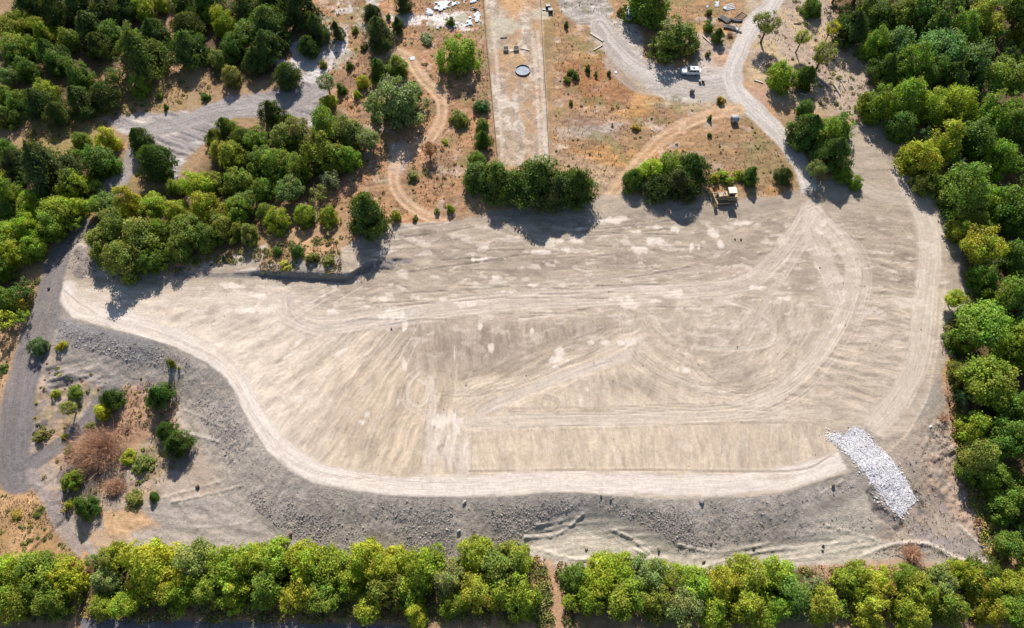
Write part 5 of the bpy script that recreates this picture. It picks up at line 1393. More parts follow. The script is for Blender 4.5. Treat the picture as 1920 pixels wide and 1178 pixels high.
for (o, u_, v_, W_, k_, c_, rg_) in REG:
    size = 'small' if W_ < 5.6 else ('large' if W_ > 8.6 else 'medium')
    kind = 'cedar' if k_ == 'C' else ('open crowned tree' if k_ == 'O' else 'tree')
    look = c_.replace(' cedar green', '')
    buck.setdefault(f'{size} {look} {kind} {where(rg_, u_, v_)}', []).append((u_, v_, o))
    o['group'] = SUFFIX[rg_]
ORD = ['first', 'second', 'third', 'fourth', 'fifth', 'sixth', 'seventh', 'eighth', 'ninth', 'tenth', 'eleventh', 'twelfth', 'thirteenth']
for lb, L_ in buck.items():
    if len(L_) == 1: L_[0][2]['label'] = lb; continue
    L_.sort(key=lambda q: q[0])
    for i, (a_, b_, o) in enumerate(L_):
        if len(L_) == 2: o['label'] = lb + (', left of two' if i == 0 else ', right of two')
        else: o['label'] = lb + (', leftmost' if i == 0 else ', rightmost' if i == len(L_) - 1 else f', {ORD[i]} from left' if i < 13 else f', {i + 1}th from left')

# ------------------------------------------------------------------ dry grass tufts (stuff)
def grass():
    zones = [([(560, -20), (905, -20), (930, 300), (870, 360), (720, 420), (590, 380), (690, 300), (640, 200)], 6500, .45), ([(1040, -20), (1380, -20), (1390, 190), (1500, 330), (1480, 365), (1140, 370), (1035, 300)], 6500, .4),
             ([(930, 0), (1010, 0), (1028, 300), (940, 300)], 1500, .22), ([(1440, -20), (1600, 0), (1650, 120), (1630, 220), (1500, 190), (1410, 100)], 1800, .45),
             ([(200, 120), (380, 110), (400, 180), (260, 215), (30, 290), (60, 240)], 2600, .5), ([(-20, 600), (50, 610), (10, 780), (-20, 780)], 700, .5), ([(-40, 930), (70, 920), (150, 1040), (-40, 1050)], 2200, .35),
             ([(200, 720), (340, 710), (330, 880), (240, 960), (120, 980), (110, 880), (180, 820)], 2400, .5), ([(480, 470), (640, 460), (640, 512), (490, 512)], 1100, .55),
             ([(1765, 640), (1800, 780), (1818, 860), (1850, 965), (1885, 1060), (1840, 1040), (1800, 900), (1780, 780)], 1700, .55), ([(1500, 1060), (1860, 1065), (1860, 1090), (1520, 1095)], 1200, .5),
             ([(1000, 1040), (1070, 1060), (1070, 1178), (1005, 1178)], 900, .6), ([(130, 1040), (165, 1050), (150, 1178), (115, 1178)], 500, .4), ([(150, 1140), (1000, 1140), (1000, 1165), (150, 1158)], 900, .6),
             ([(160, 310), (220, 310), (200, 380), (110, 400)], 500, .5), ([(1640, 1040), (1760, 780), (1800, 900), (1850, 1050)], 700, .35)]
    U = []; Vv = []; Sz = []
    for P, n, s in zones:
        a_, b_ = rand_in(P, n); U.append(a_); Vv.append(b_); Sz.append(np.full(n, s))
    u = np.concatenate(U); v = np.concatenate(Vv); s = np.concatenate(Sz)
    x, y = px_to_world(u, v, 0.0)
    dn = fbm(x * .16, y * .16, 2, 3)
    clear = np.ones(len(u), bool)
    for P, w, c, o, kind in strokes_px(): clear &= poly_dist(P, u, v)[0] > w * .5
    k = (rng.random(len(u)) < sst(.3, .6, dn)) & clear
    k &= rng.random(len(u)) < .8
    u, v, s, dn = u[k], v[k], s[k] * rng.uniform(.4, 1.3, k.sum()) * .62, dn[k]
    z = np.zeros(len(u))
    for _ in range(3):
        x, y = px_to_world(u, v, z); z = gz_arr(x, y)
    n = len(u); nb = 5
    a = rng.uniform(0, 2 * np.pi, (n, nb)); lean = rng.uniform(.25, .9, (n, nb))
    hx = np.cos(a) * lean; hy = np.sin(a) * lean
    P0 = np.stack([np.repeat(x[:, None], nb, 1), np.repeat(y[:, None], nb, 1), np.repeat(z[:, None] - .03, nb, 1)], -1)
    tip = P0 + np.stack([hx, hy, np.ones_like(hx) * .8], -1) * s[:, None, None]
    side = np.stack([-np.sin(a), np.cos(a), np.zeros_like(a)], -1) * (s[:, None, None] * .22)
    mid = (P0 + tip) * .5 + np.array([0, 0, .1]) * s[:, None, None]
    V = np.stack([P0, mid + side, tip, mid - side], 2).reshape(-1, 3)
    Q = np.arange(len(V)).reshape(-1, 4)
    me = fast_mesh('dry_grass', V, Q, M['weed'])
    pal = np.array([S(226, 190, 140), S(214, 172, 126), S(190, 160, 118), S(232, 184, 118), S(176, 164, 100), S(150, 152, 80), S(170, 140, 112)])
    idx = rng.choice(len(pal), n, p=[.24, .2, .16, .14, .12, .07, .07])
    cc = pal[idx] * rng.uniform(.7, 1.15, n)[:, None]
    add_attr(me, 'tint', np.repeat(cc, nb * 4, 0), 'FLOAT_COLOR')
    o = bpy.data.objects.new('dry_grass', me); link(o); tag(o, 'dry tan grass and weeds covering the unworked ground', kind='stuff')
grass()

def scrub():
    zones = [([(560, 0), (905, 60), (930, 300), (870, 380), (720, 420), (590, 380), (690, 300), (640, 180)], 230, .6), ([(1040, 60), (1200, 140), (1400, 200), (1500, 330), (1480, 365), (1140, 370), (1035, 300)], 110, .45),
             ([(1440, 0), (1600, 0), (1650, 120), (1630, 220), (1500, 190), (1410, 100)], 90, .9), ([(200, 120), (380, 110), (400, 178), (260, 212), (30, 290), (60, 240)], 150, 1.0),
             ([(60, 660), (200, 700), (330, 710), (330, 880), (240, 960), (120, 980), (60, 840)], 110, .55), ([(480, 470), (640, 460), (640, 512), (490, 512)], 70, .5), ([(-20, 930), (70, 920), (150, 1040), (-20, 1050)], 40, .5),
             ([(1780, 640), (1810, 780), (1830, 860), (1860, 965), (1895, 1060), (1850, 1040), (1810, 900), (1790, 780)], 200, 1.2), ([(1500, 1066), (1860, 1070), (1860, 1095), (1520, 1100)], 120, 1.0),
             ([(1000, 1050), (1070, 1070), (1070, 1178), (1005, 1178)], 110, 1.3), ([(0, 1125), (1000, 1130), (1000, 1170), (0, 1165)], 240, 1.3), ([(200, 520), (330, 490), (460, 470), (640, 440), (640, 456), (460, 490), (330, 512)], 120, .9),
             ([(1650, 200), (1700, 240), (1765, 370), (1790, 430), (1832, 530), (1770, 620), (1785, 640), (1850, 560), (1800, 420), (1720, 250)], 260, 1.3), ([(0, 590), (50, 590), (30, 560), (60, 540), (110, 470), (120, 500), (60, 600)], 80, 1.1)]
    C = []; Nn = []; Sz = []; T = []
    pal = np.array([S(150, 152, 84), S(170, 164, 92), S(128, 140, 70), S(196, 172, 104), S(110, 122, 64), S(178, 134, 100), S(188, 190, 80)])
    for P, n, s in zones:
        u, v = rand_in(P, n)
        ok = ~inside([(1124, 40), (1205, 60), (1205, 125), (1330, 100), (1385, 130), (1400, 195), (1260, 195), (1150, 120)], u, v)
        for Pk, wk, _c, _o, _k in strokes_px(): ok &= poly_dist(Pk, u, v)[0] > wk * .5
        u, v = u[ok], v[ok]; n = len(u); x, y = px_to_world(u, v, 0.0); z = gz_arr(x, y); x, y = px_to_world(u, v, z); z = gz_arr(x, y)
        for i in range(n):
            R = s * rng.uniform(.3, 1.0); m = int(26 + 30 * R)
            d = unit(rng.normal(size=(m, 3))); d[:, 2] = np.abs(d[:, 2])
            c = d * R * rng.uniform(.6, 1.05, m)[:, None] * np.array([1, 1, .7]) + np.array([x[i], y[i], z[i]])
            C.append(c); Nn.append(unit(d + .6 * rng.normal(size=(m, 3)))); Sz.append(rng.uniform(.10, .22, m) * (.6 + .4 * R))
            T.append(np.repeat((pal[rng.choice(7, p=[.24, .18, .16, .14, .12, .08, .08])] * rng.uniform(.75, 1.1))[None], m * 4, 0))
    V, Q = leaf_quads(np.concatenate(C), np.concatenate(Nn), np.concatenate(Sz), 1.1, rng.normal(size=(sum(map(len, C)), 3)))
    me = fast_mesh('low_scrub', V, Q, M['weed']); add_attr(me, 'tint', np.concatenate(T), 'FLOAT_COLOR')
    o = bpy.data.objects.new('low_scrub', me); link(o); tag(o, 'low olive and brown scrub scattered over meadows and wood edges', kind='stuff')
scrub()

# ------------------------------------------------------------------ brush piles
def brush(u, v, w, label, seed, n=26, m='dead', flat=.5):
    x, y, z = gz_px(u, v); W = w * scale_at(u, v)
    e_ = empty('brush_pile', (x, y, z)); tag(e_, label, 'brush pile')
    rd = random.Random(seed)
    for part, cnt, rr in (('branches', n, .035), ('twigs', n * 5, .018)):
        mb = MB()
        for i in range(cnt):
            a_ = rd.uniform(0, 6.28); R = abs(rd.gauss(0, .33)) * W * .5
            p = Vector((math.cos(a_) * R, math.sin(a_) * R * .8, rd.uniform(0, flat) * W * .4 * max(0.1, 1 - R / W)))
            d = Vector((rd.uniform(-1, 1), rd.uniform(-1, 1), rd.uniform(-.15, .8))).normalized()
            L = rd.uniform(.12, .3) * W
            pts = [p]
            for s_ in range(3):
                d = (d + Vector((rd.uniform(-1, 1), rd.uniform(-1, 1), rd.uniform(-.5, .4))) * .3).normalized(); pts.append(pts[-1] + d * L / 3)
            mb.tube(pts, [rr * 1.4, rr * 1.1, rr * .8, rr * .4] , 4, False)
            for s_ in range(3):
                q = pts[rd.randint(1, 3)]; d2 = (d + Vector((rd.uniform(-1, 1), rd.uniform(-1, 1), rd.uniform(-.3, .8)))).normalized()
                mb.tube([q, q + d2 * L * .4], [rr * .7, rr * .3], 3, False)
        mb.build(part, M[m if part == 'branches' else 'dead'], e_)
brush(186, 848, 134, 'big reddish brown pile of dead brush at lower left', 1, 300, 'dead', .28)
brush(218, 915, 58, 'smaller brown root and brush heap below the big pile', 2, 90)
brush(1708, 1040, 50, 'rust brown dead brush heap at the southeast foreland', 3, 90)
brush(1768, 785, 30, 'dark reddish dead bush beside the eastern slope', 4, 24)
brush(1775, 742, 18, 'thin bare snag standing on the eastern slope', 5, 10, 'greytwig', 1.6)
brush(330, 495, 60, 'brown brush tangle in the shade below the middle thicket', 6, 30, 'greytwig')
brush(1368, 68, 20, 'grey round twig heap below the black pipes', 7, 30, 'greytwig')
brush(240, 805, 40, 'bleached grey branches right of the brush pile', 8, 12, 'greytwig', .3)

# ------------------------------------------------------------------ boulders
def boulder(u, v, w, label, col, seed):
    x, y, z = gz_px(u, v); W = w * scale_at(u, v)
    r = np.random.default_rng(seed)
    import bmesh
    bm = bmesh.new(); bmesh.ops.create_icosphere(bm, subdivisions=2, radius=.5)
    for vt in bm.verts:
        c = vt.co
        k_ = 1 + .16 * math.sin(c.x * 7 + seed) + .14 * math.sin(c.y * 8 + 2 * seed) + r.normal(0, .05)
        vt.co = c * k_; vt.co.z *= .72
    me = bpy.data.meshes.new('boulder'); bm.to_mesh(me); bm.free(); me.materials.append(M['stone'])
    add_attr(me, 'tint', np.tile(col, (len(me.vertices), 1)), 'FLOAT_COLOR')
    o = bpy.data.objects.new('boulder', me); link(o); o.location = (x, y, z + W * .22); o.scale = (W, W * .85, W); o.rotation_euler = (0, 0, seed)
    tag(o, label, 'boulder')
for q in [(871, 942, 8, 'pale boulder just under the pad rim near bottom middle', S(200, 192, 180)), (860, 996, 8, 'pale topped boulder low on the bank near bottom middle', S(196, 188, 176)),
          (1315, 941, 9, 'squarish grey boulder under the pad rim right of centre', S(170, 164, 156)), (1099, 1027, 8, 'upper tan boulder on the fanned tracks', S(196, 180, 150)), (1118, 1041, 6, 'lower dark boulder on the fanned tracks', S(140, 128, 116)),
          (1127, 931, 5, 'small dark stone under the pad rim below the trees gap', S(96, 92, 90)), (1145, 938, 5, 'second small dark stone right under the pad rim', S(96, 92, 90)), (1319, 1053, 7, 'brown stone beside the foreland track', S(150, 132, 116)),
          (1562, 911, 7, 'dark clod at the elbow of the thin spoil line', S(96, 88, 82)), (371, 914, 9, 'dark earth lump at the end of the left ridge', S(84, 74, 68)), (1235, 1030, 7, 'brown rock at the toe of the bank', S(140, 128, 116)),  # dark lump at the left ridge is added in place of a hole
          (1413, 1026, 6, 'brown rock lying by the upper foreland track', S(146, 132, 116)), (1543, 1024, 6, 'dark stone pair member above the foreland tracks', S(90, 84, 80)), (1542, 1033, 5, 'lower dark stone above the foreland tracks', S(90, 84, 80)),
          (1744, 801, 6, 'white stone on the eastern slope', S(236, 232, 226)), (92, 542, 6, 'dark stone on the western dirt road', S(110, 104, 100)), (130, 453, 9, 'dark flat stone at the top of the western dirt road', S(110, 104, 100)),
          (545, 1002, 9, 'rusty earth lump near the lower left toe', S(130, 104, 90)), (510, 1072, 5, 'tiny grey rock hidden near the bottom trees', S(130, 124, 118)), (1378, 449, 4, 'small dark stone on the pad north part', S(100, 92, 88)),
          (1389, 450, 4, 'small dark stone right of another on the pad', S(100, 92, 88)), (734, 617, 4, 'tiny dark stone on the pad left of centre', S(100, 92, 88)), (1333, 1018, 6, 'grey rock in the clods right of centre', S(150, 144, 136))]:
    boulder(*q[:4], q[4], int(q[0]) % 17)

# ------------------------------------------------------------------ fences of the long strip
def strip_fence(P, label, cat='fence'):
    pts = []
    for (u_, v_) in P: pts.append(gz_px(u_, v_))
    root = empty('low_fence', pts[0]); tag(root, label, cat, 'low fences along the long strip')
    o0 = Vector(pts[0])
    dense = []
    for i in range(len(pts) - 1):
        a_, b_ = Vector(pts[i]), Vector(pts[i + 1]); n = max(2, int((b_ - a_).length / 2.4))
        for k in range(n): 
            p = a_.lerp(b_, k / n); dense.append(Vector((p.x, p.y, gz(p.x, p.y))))
    dense.append(Vector(pts[-1]))
    proto = None
    for p in dense:
        if proto is None:
            proto = MB().box((0, 0, .42), (.10, .10, 1.0), bev=.02).build('post', M['rail'], root, loc=p - o0)
        else:
            c = proto.copy(); link(c, root); c.location = p - o0
    for h in (.32, .62, .86):
        MB().tube([p - o0 + Vector((.0, 0, h)) for p in dense], .035, 4).build('rail', M['rail'], root)
strip_fence([(905, -12), (912, 80), (922, 180), (932, 290)], 'low rusty post fence of post and rail on the left of the strip')
strip_fence([(1013, -12), (1017, 80), (1023, 180), (1030, 300)], 'low rusty post fence of post and rail on the right of the strip')

# ------------------------------------------------------------------ bulldozer (built along +X = forward, metres)
def bulldozer():
    x, y, z = gz_px(1360, 374)
    root = empty('bulldozer', (x, y, z + .02), math.radians(184)); tag(root, 'tan yellow crawler bulldozer with cream cab roof parked at the pad edge', 'bulldozer')
    for sy in (-1, 1):
        yy = sy * 1.12
        prof = []
        for k in range(24):
            t = 2 * math.pi * k / 24
            cx = 1.45 if math.cos(t) > 0 else -1.45
            prof.append((cx + .44 * math.cos(t), .46 + .44 * math.sin(t)))
        tr = MB().prism(prof, yy - .27, yy + .27).build('track', M['track'], root)
        for k in range(30):       # grouser plates standing proud of the belt
            L = 2 * 2.9 + 2 * math.pi * .44; s = k / 30 * L
            if s < 2.9: px, pz, an = -1.45 + s, .90, 0
            elif s < 2.9 + math.pi * .44: t = (s - 2.9) / .44; px, pz, an = 1.45 + .44 * math.sin(t), .46 + .44 * math.cos(t), t
            elif s < 5.8 + math.pi * .44: px, pz, an = 1.45 - (s - 2.9 - math.pi * .44), .02, math.pi
            else: t = (s - 5.8 - math.pi * .44) / .44; px, pz, an = -1.45 - .44 * math.sin(t), .46 - .44 * math.cos(t), math.pi + t
            if k == 0: g0 = MB().box((0, 0, 0), (.07, .56, .06), bev=.01).build('track_plate', M['dusty'], tr); g = g0
            else: g = g0.copy(); link(g, tr)
            g.location = (px, yy, pz); g.rotation_euler = (0, an, 0)
        MB().box((0, yy - sy * .05, .46), (2.5, .36, .26)).build('track_frame', M['yellow'], root)
        for k in range(5):
            MB().tube([(-1.0 + k * .5, yy - .3, .3), (-1.0 + k * .5, yy + .3, .3)], .17, 12).build('roller', M['dusty'], tr)
        MB().tube([(1.45, yy - .3, .46), (1.45, yy + .3, .46)], .3, 14).build('idler_wheel', M['dusty'], tr)
        MB().tube([(-1.45, yy - .3, .46), (-1.45, yy + .3, .46)], .3, 14).build('sprocket', M['dusty'], tr)
        MB().box((-1.0, sy * .98, 1.12), (1.9, .5, .10)).build('fender', M['yellow'], root)
        MB().box((1.2, sy * 1.5, .52), (3.4, .2, .28)).build('push_arm', M['yellow'], root)
        MB().tube([(1.1, sy * .62, 1.5), (2.45, sy * .55, 1.0)], .07, 8).build('lift_cylinder', M['dusty'], root)
    MB().box((-.1, 0, .75), (3.6, 1.5, .7)).build('chassis', M['yellow'], root)
    hd = MB().prism([(.0, 1.1), (.0, 1.95), (.7, 1.98), (1.85, 1.78), (1.95, 1.6), (1.95, .95)], -.5, .5).build('engine_hood', M['yellow'], root)
    MB().box((1.98, 0, 1.35), (.06, .85, .7)).build('radiator_grille', M['track'], hd)
    for k in range(4): MB().box((.4 + k * .3, .505, 1.5), (.18, .03, .4), bev=.01).build('hood_vent', M['track'], hd)
    MB().tube([(1.0, .15, 1.85), (1.0, .15, 2.6), (.93, .15, 2.75)], .06, 8).build('exhaust', M['track'], root)
    MB().tube([(.55, -.2, 1.9), (.55, -.2, 2.25)], .13, 10).build('air_cleaner', M['dusty'], root)
    # blade
    prof = []
    for k in range(9):
        t = -0.75 + 1.5 * k / 8; prof.append((2.85 - .55 * math.cos(t) + .4, .75 + .85 * math.sin(t)))
    for k in range(8, -1, -1):
        t = -0.75 + 1.5 * k / 8; prof.append((2.85 - .55 * math.cos(t) + .30, .75 + .85 * math.sin(t)))
    bl = MB().prism(prof, -1.85, 1.85).build('blade', M['yellow'], root)
    bl.rotation_euler = (0, 0, math.radians(7))
    MB().box((3.26, 0, .13), (.05, 3.7, .24)).build('cutting_edge', M['dusty'], bl)
    for sy in (-1, 1): MB().box((3.12, sy * 1.87, .75), (.5, .05, 1.2)).build('end_plate', M['yellow'], bl)
    for sy in (-.9, -.3, .3, .9): MB().box((2.62, sy * 1.3, .75), (.12, .08, 1.1)).build('blade_rib', M['yellow'], bl)
    # cab
    cab = MB().box((-.75, 0, 1.4), (1.5, 1.3, .5)).build('cab', M['yellow'], root)
    for sx in (-1.42, -.1):
        for sy in (-.62, .62): MB().box((sx, sy, 2.3), (.11, .11, 1.5), bev=.02).build('cab_post', M['yellow'], cab)
    MB().box((-.76, 0, 3.1), (1.75, 1.62, .14), bev=.04).build('cab_roof', M['cream'], root)
    for c_, s_ in (((-.76, .6, 2.25), (1.16, .03, 1.2)), ((-.76, -.6, 2.25), (1.16, .03, 1.2)), ((-.1, 0, 2.3), (.03, 1.05, 1.25)), ((-1.42, 0, 2.3), (.03, 1.05, 1.25))):
        MB().box(c_, s_, bev=.005).build('window', M['glass'], cab)
    st = MB().box((-.9, 0, 1.78), (.5, .5, .16)).build('seat', M['black'], root)
    MB().box((-1.15, 0, 2.05), (.12, .5, .5)).build('seat_back', M['black'], st)
    MB().box((-1.75, 0, 1.25), (.65, 1.5, .7)).build('fuel_tank', M['yellow'], root)
    rp = MB().box((-2.35, 0, .95), (.22, 1.7, .3)).build('ripper_frame', M['yellow'], root)
    for sy in (-.65, 0, .65): MB().box((-2.45, sy, .6), (.16, .1, .8)).build('ripper_shank', M['dusty'], rp)
    for sy in (-.5, .5): MB().tube([(-1.95, sy, 1.4), (-2.35, sy, 1.0)], .06, 8).build('ripper_cylinder', M['dusty'], root)
    for sy in (-.45, .45): MB().tube([(-.02, sy, 3.0), (.1, sy, 3.0)], .09, 10).build('work_light', M['lamp'], cab)
bulldozer()

# ------------------------------------------------------------------ cars
def car(u_, v_, rz, label, paint, scale=1.0, name='car'):
    x, y, z = gz_px(u_, v_)
    root = empty(name, (x, y, z + .03), rz); root.scale = (scale,) * 3
    tag(root, label, 'car')
    # body: cross sections along x (nose at +x)
    secs = [(2.28, .55, .42, .78), (2.12, .78, .30, .90), (1.5, .88, .26, 1.0), (.95, .9, .26, 1.06), (0, .91, .25, 1.08), (-1.0, .91, .26, 1.10), (-1.9, .86, .30, 1.12), (-2.2, .72, .42, 1.05)]
    V = []; F = []
    for (sx, hw, z0, z1) in secs:
        zm = (z0 + z1) / 2
        V += [(sx, -hw * .82, z0), (sx, -hw, zm - .1), (sx, -hw, zm + .12), (sx, -hw * .88, z1), (sx, 0, z1 + .03), (sx, hw * .88, z1), (sx, hw, zm + .12), (sx, hw, zm - .1), (sx, hw * .82, z0), (sx, 0, z0)]
    n = 10
    for i in range(len(secs) - 1):
        for k in range(n):
            j = (k + 1) % n; F.append((i * n + k, i * n + j, (i + 1) * n + j, (i + 1) * n + k))
    F.append(tuple(range(n - 1, -1, -1))); F.append(tuple((len(secs) - 1) * n + k for k in range(n)))
    body = MB().add(V, F).build('body', paint, root, smooth=False)
    def roofsec(x0, hw, zz): return [(x0, -hw, zz), (x0, hw, zz)]
    # greenhouse: tapering glass box with a painted roof
    lo = [(1.02, .80, 1.06), (-1.95, .78, 1.12)]; hi = [(.25, .62, 1.56), (-1.62, .62, 1.58)]
    V = [(lo[0][0], -lo[0][1], lo[0][2]), (lo[0][0], lo[0][1], lo[0][2]), (lo[1][0], lo[1][1], lo[1][2]), (lo[1][0], -lo[1][1], lo[1][2]),
         (hi[0][0], -hi[0][1], hi[0][2]), (hi[0][0], hi[0][1], hi[0][2]), (hi[1][0], hi[1][1], hi[1][2]), (hi[1][0], -hi[1][1], hi[1][2])]
    cabin = MB().add(V, [(0, 1, 5, 4), (1, 2, 6, 5), (2, 3, 7, 6), (3, 0, 4, 7), (4, 5, 6, 7), (3, 2, 1, 0)]).build('cabin_glass', M['glass'], root)
    MB().box((-.68, 0, 1.60), (1.9, 1.26, .07), bev=.03).build('roof', paint, root)
    MB().box((-.55, 0, 1.645), (.5, .55, .03), bev=.01).build('sunroof', M['glass'], root)
    for sy in (-1, 1):
        for (xa, xb) in ((.95, .22), (-.35, -.35), (-1.1, -1.2), (-1.9, -1.6)):
            MB().tube([(xa, sy * .80, 1.07), (xb, sy * .635, 1.58)], .035, 5).build('pillar', paint, root)
        for wx in (1.4, -1.38):
            w_ = MB().tube([(wx, sy * .70, .33), (wx, sy * .925, .33)], .34, 18).build('wheel', M['black'], root, smooth=False)
            MB().tube([(wx, sy * .90, .33), (wx, sy * .94, .33)], .2, 12).build('rim', M['chrome'], w_)
        MB().box((2.13, sy * .58, .76), (.18, .3, .13), bev=.03).build('headlight', M['lamp'], root)
        MB().box((-2.15, sy * .62, .88), (.12, .2, .28), bev=.03).build('tail_light', M['redlamp'], root)
        MB().box((.75, sy * .98, 1.08), (.14, .16, .12), bev=.03).build('mirror', paint, root)
    MB().box((2.25, 0, .5), (.06, .9, .2), bev=.02).build('grille', M['black'], root)
    MB().box((-2.24, 0, .6), (.05, .5, .14), bev=.01).build('number_plate', M['lamp'], root)
car(1294, 138, math.radians(176), 'white hatchback car with dark windows parked on the gravel lot', M['white'], 1.03)
car(1180, 30, math.radians(80), 'blue grey vehicle half hidden under the large shade tree', M['silver'], 1.1)

# ------------------------------------------------------------------ bales, bins, boards, pipes
def bale(u_, v_, d, L, rz, m, label, cat='bale'):
    x, y, z = gz_px(u_, v_)
    root = empty('round_bale', (x, y, z), rz); tag(root, label, cat)
    R = d / 2
    n = 20; V = []; F = []
    prof = [(-L / 2, R * .86), (-L / 2 + .08, R * .97), (-L / 4, R), (0, R * 1.01), (L / 4, R), (L / 2 - .08, R * .97), (L / 2, R * .86)]
    for (px, r) in prof:
        for k in range(n):
            t = 2 * math.pi * k / n; rr = r * (1 + .015 * math.sin(3 * t + px * 5)); V.append((px, rr * math.cos(t), R + rr * math.sin(t) * .95))
    for i in range(len(prof) - 1):
        for k in range(n): F.append((i * n + k, i * n + (k + 1) % n, (i + 1) * n + (k + 1) % n, (i + 1) * n + k))
    F.append(tuple(range(n - 1, -1, -1))); F.append(tuple((len(prof) - 1) * n + k for k in range(n)))
    MB().add(V, F).build('wrap', m, root, smooth=True)
    for px in (-L * .28, L * .05, L * .3):
        pts = [(px, R * 1.02 * math.cos(t), R + R * .97 * math.sin(t)) for t in np.linspace(0, 2 * math.pi, 21)]
        MB().tube(pts, .02, 4, False).build('twine', M['dusty'], root)
    for s in (-1, 1): MB().tube([(s * (L / 2 - .02), 0, R), (s * (L / 2 + .03), 0, R)], R * .5, 14).build('end_coil', M['bale'], root)
bale(1376, 228, 1.75, 1.6, math.radians(8), M['wrap'], 'large round grey wrapped bale on brown grass left of the road')
bale(1297, 175, 1.15, 1.0, math.radians(-28), M['bale'], 'dark banded round bale on gravel below the white car')

def bucket(u_, v_, s, label):
    x, y, z = gz_px(u_, v_)
    root = empty('bucket', (x, y, z)); tag(root, label, 'bucket', 'dark buckets below the white car')
    MB().tube([(0, 0, 0), (0, 0, .7 * s)], [.3 * s, .4 * s], 14).build('tub', M['black'], root)
    MB().tube([(0, 0, .7 * s), (0, 0, .74 * s)], [.43 * s, .43 * s], 14).build('rim', M['dusty'], root)
    MB().tube([(-.4 * s, 0, .7 * s), (-.3 * s, 0, .95 * s), (.3 * s, 0, .95 * s), (.4 * s, 0, .7 * s)], .02, 5).build('handle', M['dusty'], root)
bucket(1312, 155, .85, 'left of two small dark buckets just below the white car')
bucket(1318, 154, 1.0, 'right and larger of two dark buckets below the white car')

def bin_(u_, v_, sx, sy, sz, rz, label):
    x, y, z = gz_px(u_, v_)
    root = empty('storage_bin', (x, y, z), rz); tag(root, label, 'bin', 'navy storage bins beside the strip')
    MB().box((0, 0, sz * .42), (sx, sy, sz * .85), bev=.05).build('box', M['bin'], root)
    ld = MB().box((0, 0, sz * .90), (sx * 1.05, sy * 1.05, sz * .1), bev=.04).build('lid', M['bin'], root)
    MB().box((0, -sy * .54, sz * .8), (sx * .3, .06, .08), bev=.01).build('latch', M['dusty'], ld)
    for s in (-1, 1): MB().box((s * sx * .3, -sy * .51, sz * .4), (.08, .05, sz * .7), bev=.01).build('stiffener', M['bin'], root)
bin_(1027, 15, 1.1, .95, .95, .1, 'rear of two navy storage bins beside the right strip fence')
bin_(1032, 23, 1.15, .95, 1.0, .05, 'front of two navy storage bins beside the right strip fence')
x, y, z = gz_px(1020, 19); o = MB().box((0, 0, .12), (.75, .5, .24), bev=.04).build('white_block', M['sheet'], None, loc=(x, y, z)); tag(o, 'small white block left of the navy bins', 'block')

def crate(u_, v_, rz, label):
    x, y, z = gz_px(u_, v_)
    root = empty('slatted_crate', (x, y, z), rz); tag(root, label, 'crate', 'dark crates in the strip')
    s = 1.25
    for k in range(4):
        a_ = k * math.pi / 2
        w_ = MB().box((math.cos(a_) * s / 2, math.sin(a_) * s / 2, .35), (.07, s, .6), rz=a_, bev=.01).build('side_panel', M['wood'], root)
    MB().box((0, 0, .2), (s * .92, s * .92, .36), bev=.02).build('filling', M['crate'], root)
    for k in range(5): MB().box((0, -s * .4 + k * s * .2, .64), (s * .94, .13, .04), bev=.008).build('slat', M['crate'], root)
crate(948.5, 94, .03, 'left dark slatted crate on the long strip above the round net')
crate(968, 93.5, .03, 'right dark slatted crate on the long strip above the round net')

def board(name, P0, P1, w, t, m, label, cat, lift=.02, group=None, round_=False):
    a_, b_ = Vector(gz_px(*P0)), Vector(gz_px(*P1))
    d = b_ - a_; c = (a_ + b_) / 2; c.z = max(a_.z, b_.z) + t / 2 + lift
    L = math.hypot(d.x, d.y)
    if round_:
        mb = MB(); rd_ = random.Random(int(P0[0]))
        mb.tube([(-L / 2, 0, 0), (-L / 4, rd_.uniform(-.06, .06), .02), (L / 4, rd_.uniform(-.06, .06), .03), (L / 2, 0, 0)], [w * .55, w * .5, w * .45, w * .36], 9)
    else:
        mb = MB().box((0, 0, 0), (L, w, t), bev=.015)
    o = mb.build(name, m, None, smooth=False, loc=c)
    o.rotation_euler = (0, math.atan2(-(b_.z - a_.z), L), math.atan2(d.y, d.x))
    tag(o, label, cat, group); return o
board('wooden_board', (1107, 63), (1131, 78), .5, .22, M['wood'], 'longer pale beam lying at the edge of the curved gravel track', 'beam', group='pale beams by the curved track')
board('wooden_board', (1113, 95), (1130, 85), .34, .2, M['wood'], 'shorter pale beam below the longer one by the gravel track', 'beam', group='pale beams by the curved track')
board('wooden_board', (1317, 68), (1334, 83), .28, .18, M['wood'], 'thin plank between the spreading tree and the pipes', 'plank')
board('wooden_board', (1414, 151), (1430, 156), .35, .2, M['wood'], 'white plank right of the road junction', 'plank')
board('wooden_board', (938, 72), (951, 71), .25, .2, M['rail'], 'short dark rail lying on the strip above the crates', 'rail')
board('wooden_board', (976, 91), (993, 95), .35, .14, M['wood'], 'pale tapering board right of the dark crates', 'board')
board('wooden_board', (955, 96), (962, 94), .9, .08, M['wood'], 'pale pallet board between the two dark crates', 'board')
board('fallen_log', (1563, 160), (1575, 179), .55, .4, M['log'], 'thickest bleached log in the verge clearing', 'log', group='bleached logs in the verge', round_=True)
board('fallen_log', (1532, 146), (1554, 164), .45, .35, M['log'], 'bleached log half in shade left of the thickest log', 'log', group='bleached logs in the verge', round_=True)
board('fallen_log', (1577, 153), (1585, 169), .25, .2, M['log'], 'thin upright pale branch right of the thickest log', 'log', group='bleached logs in the verge', round_=True)
board('fallen_log', (1575, 153), (1586, 153), .22, .2, M['log'], 'short level pale branch above the thickest log', 'log', group='bleached logs in the verge', round_=True)
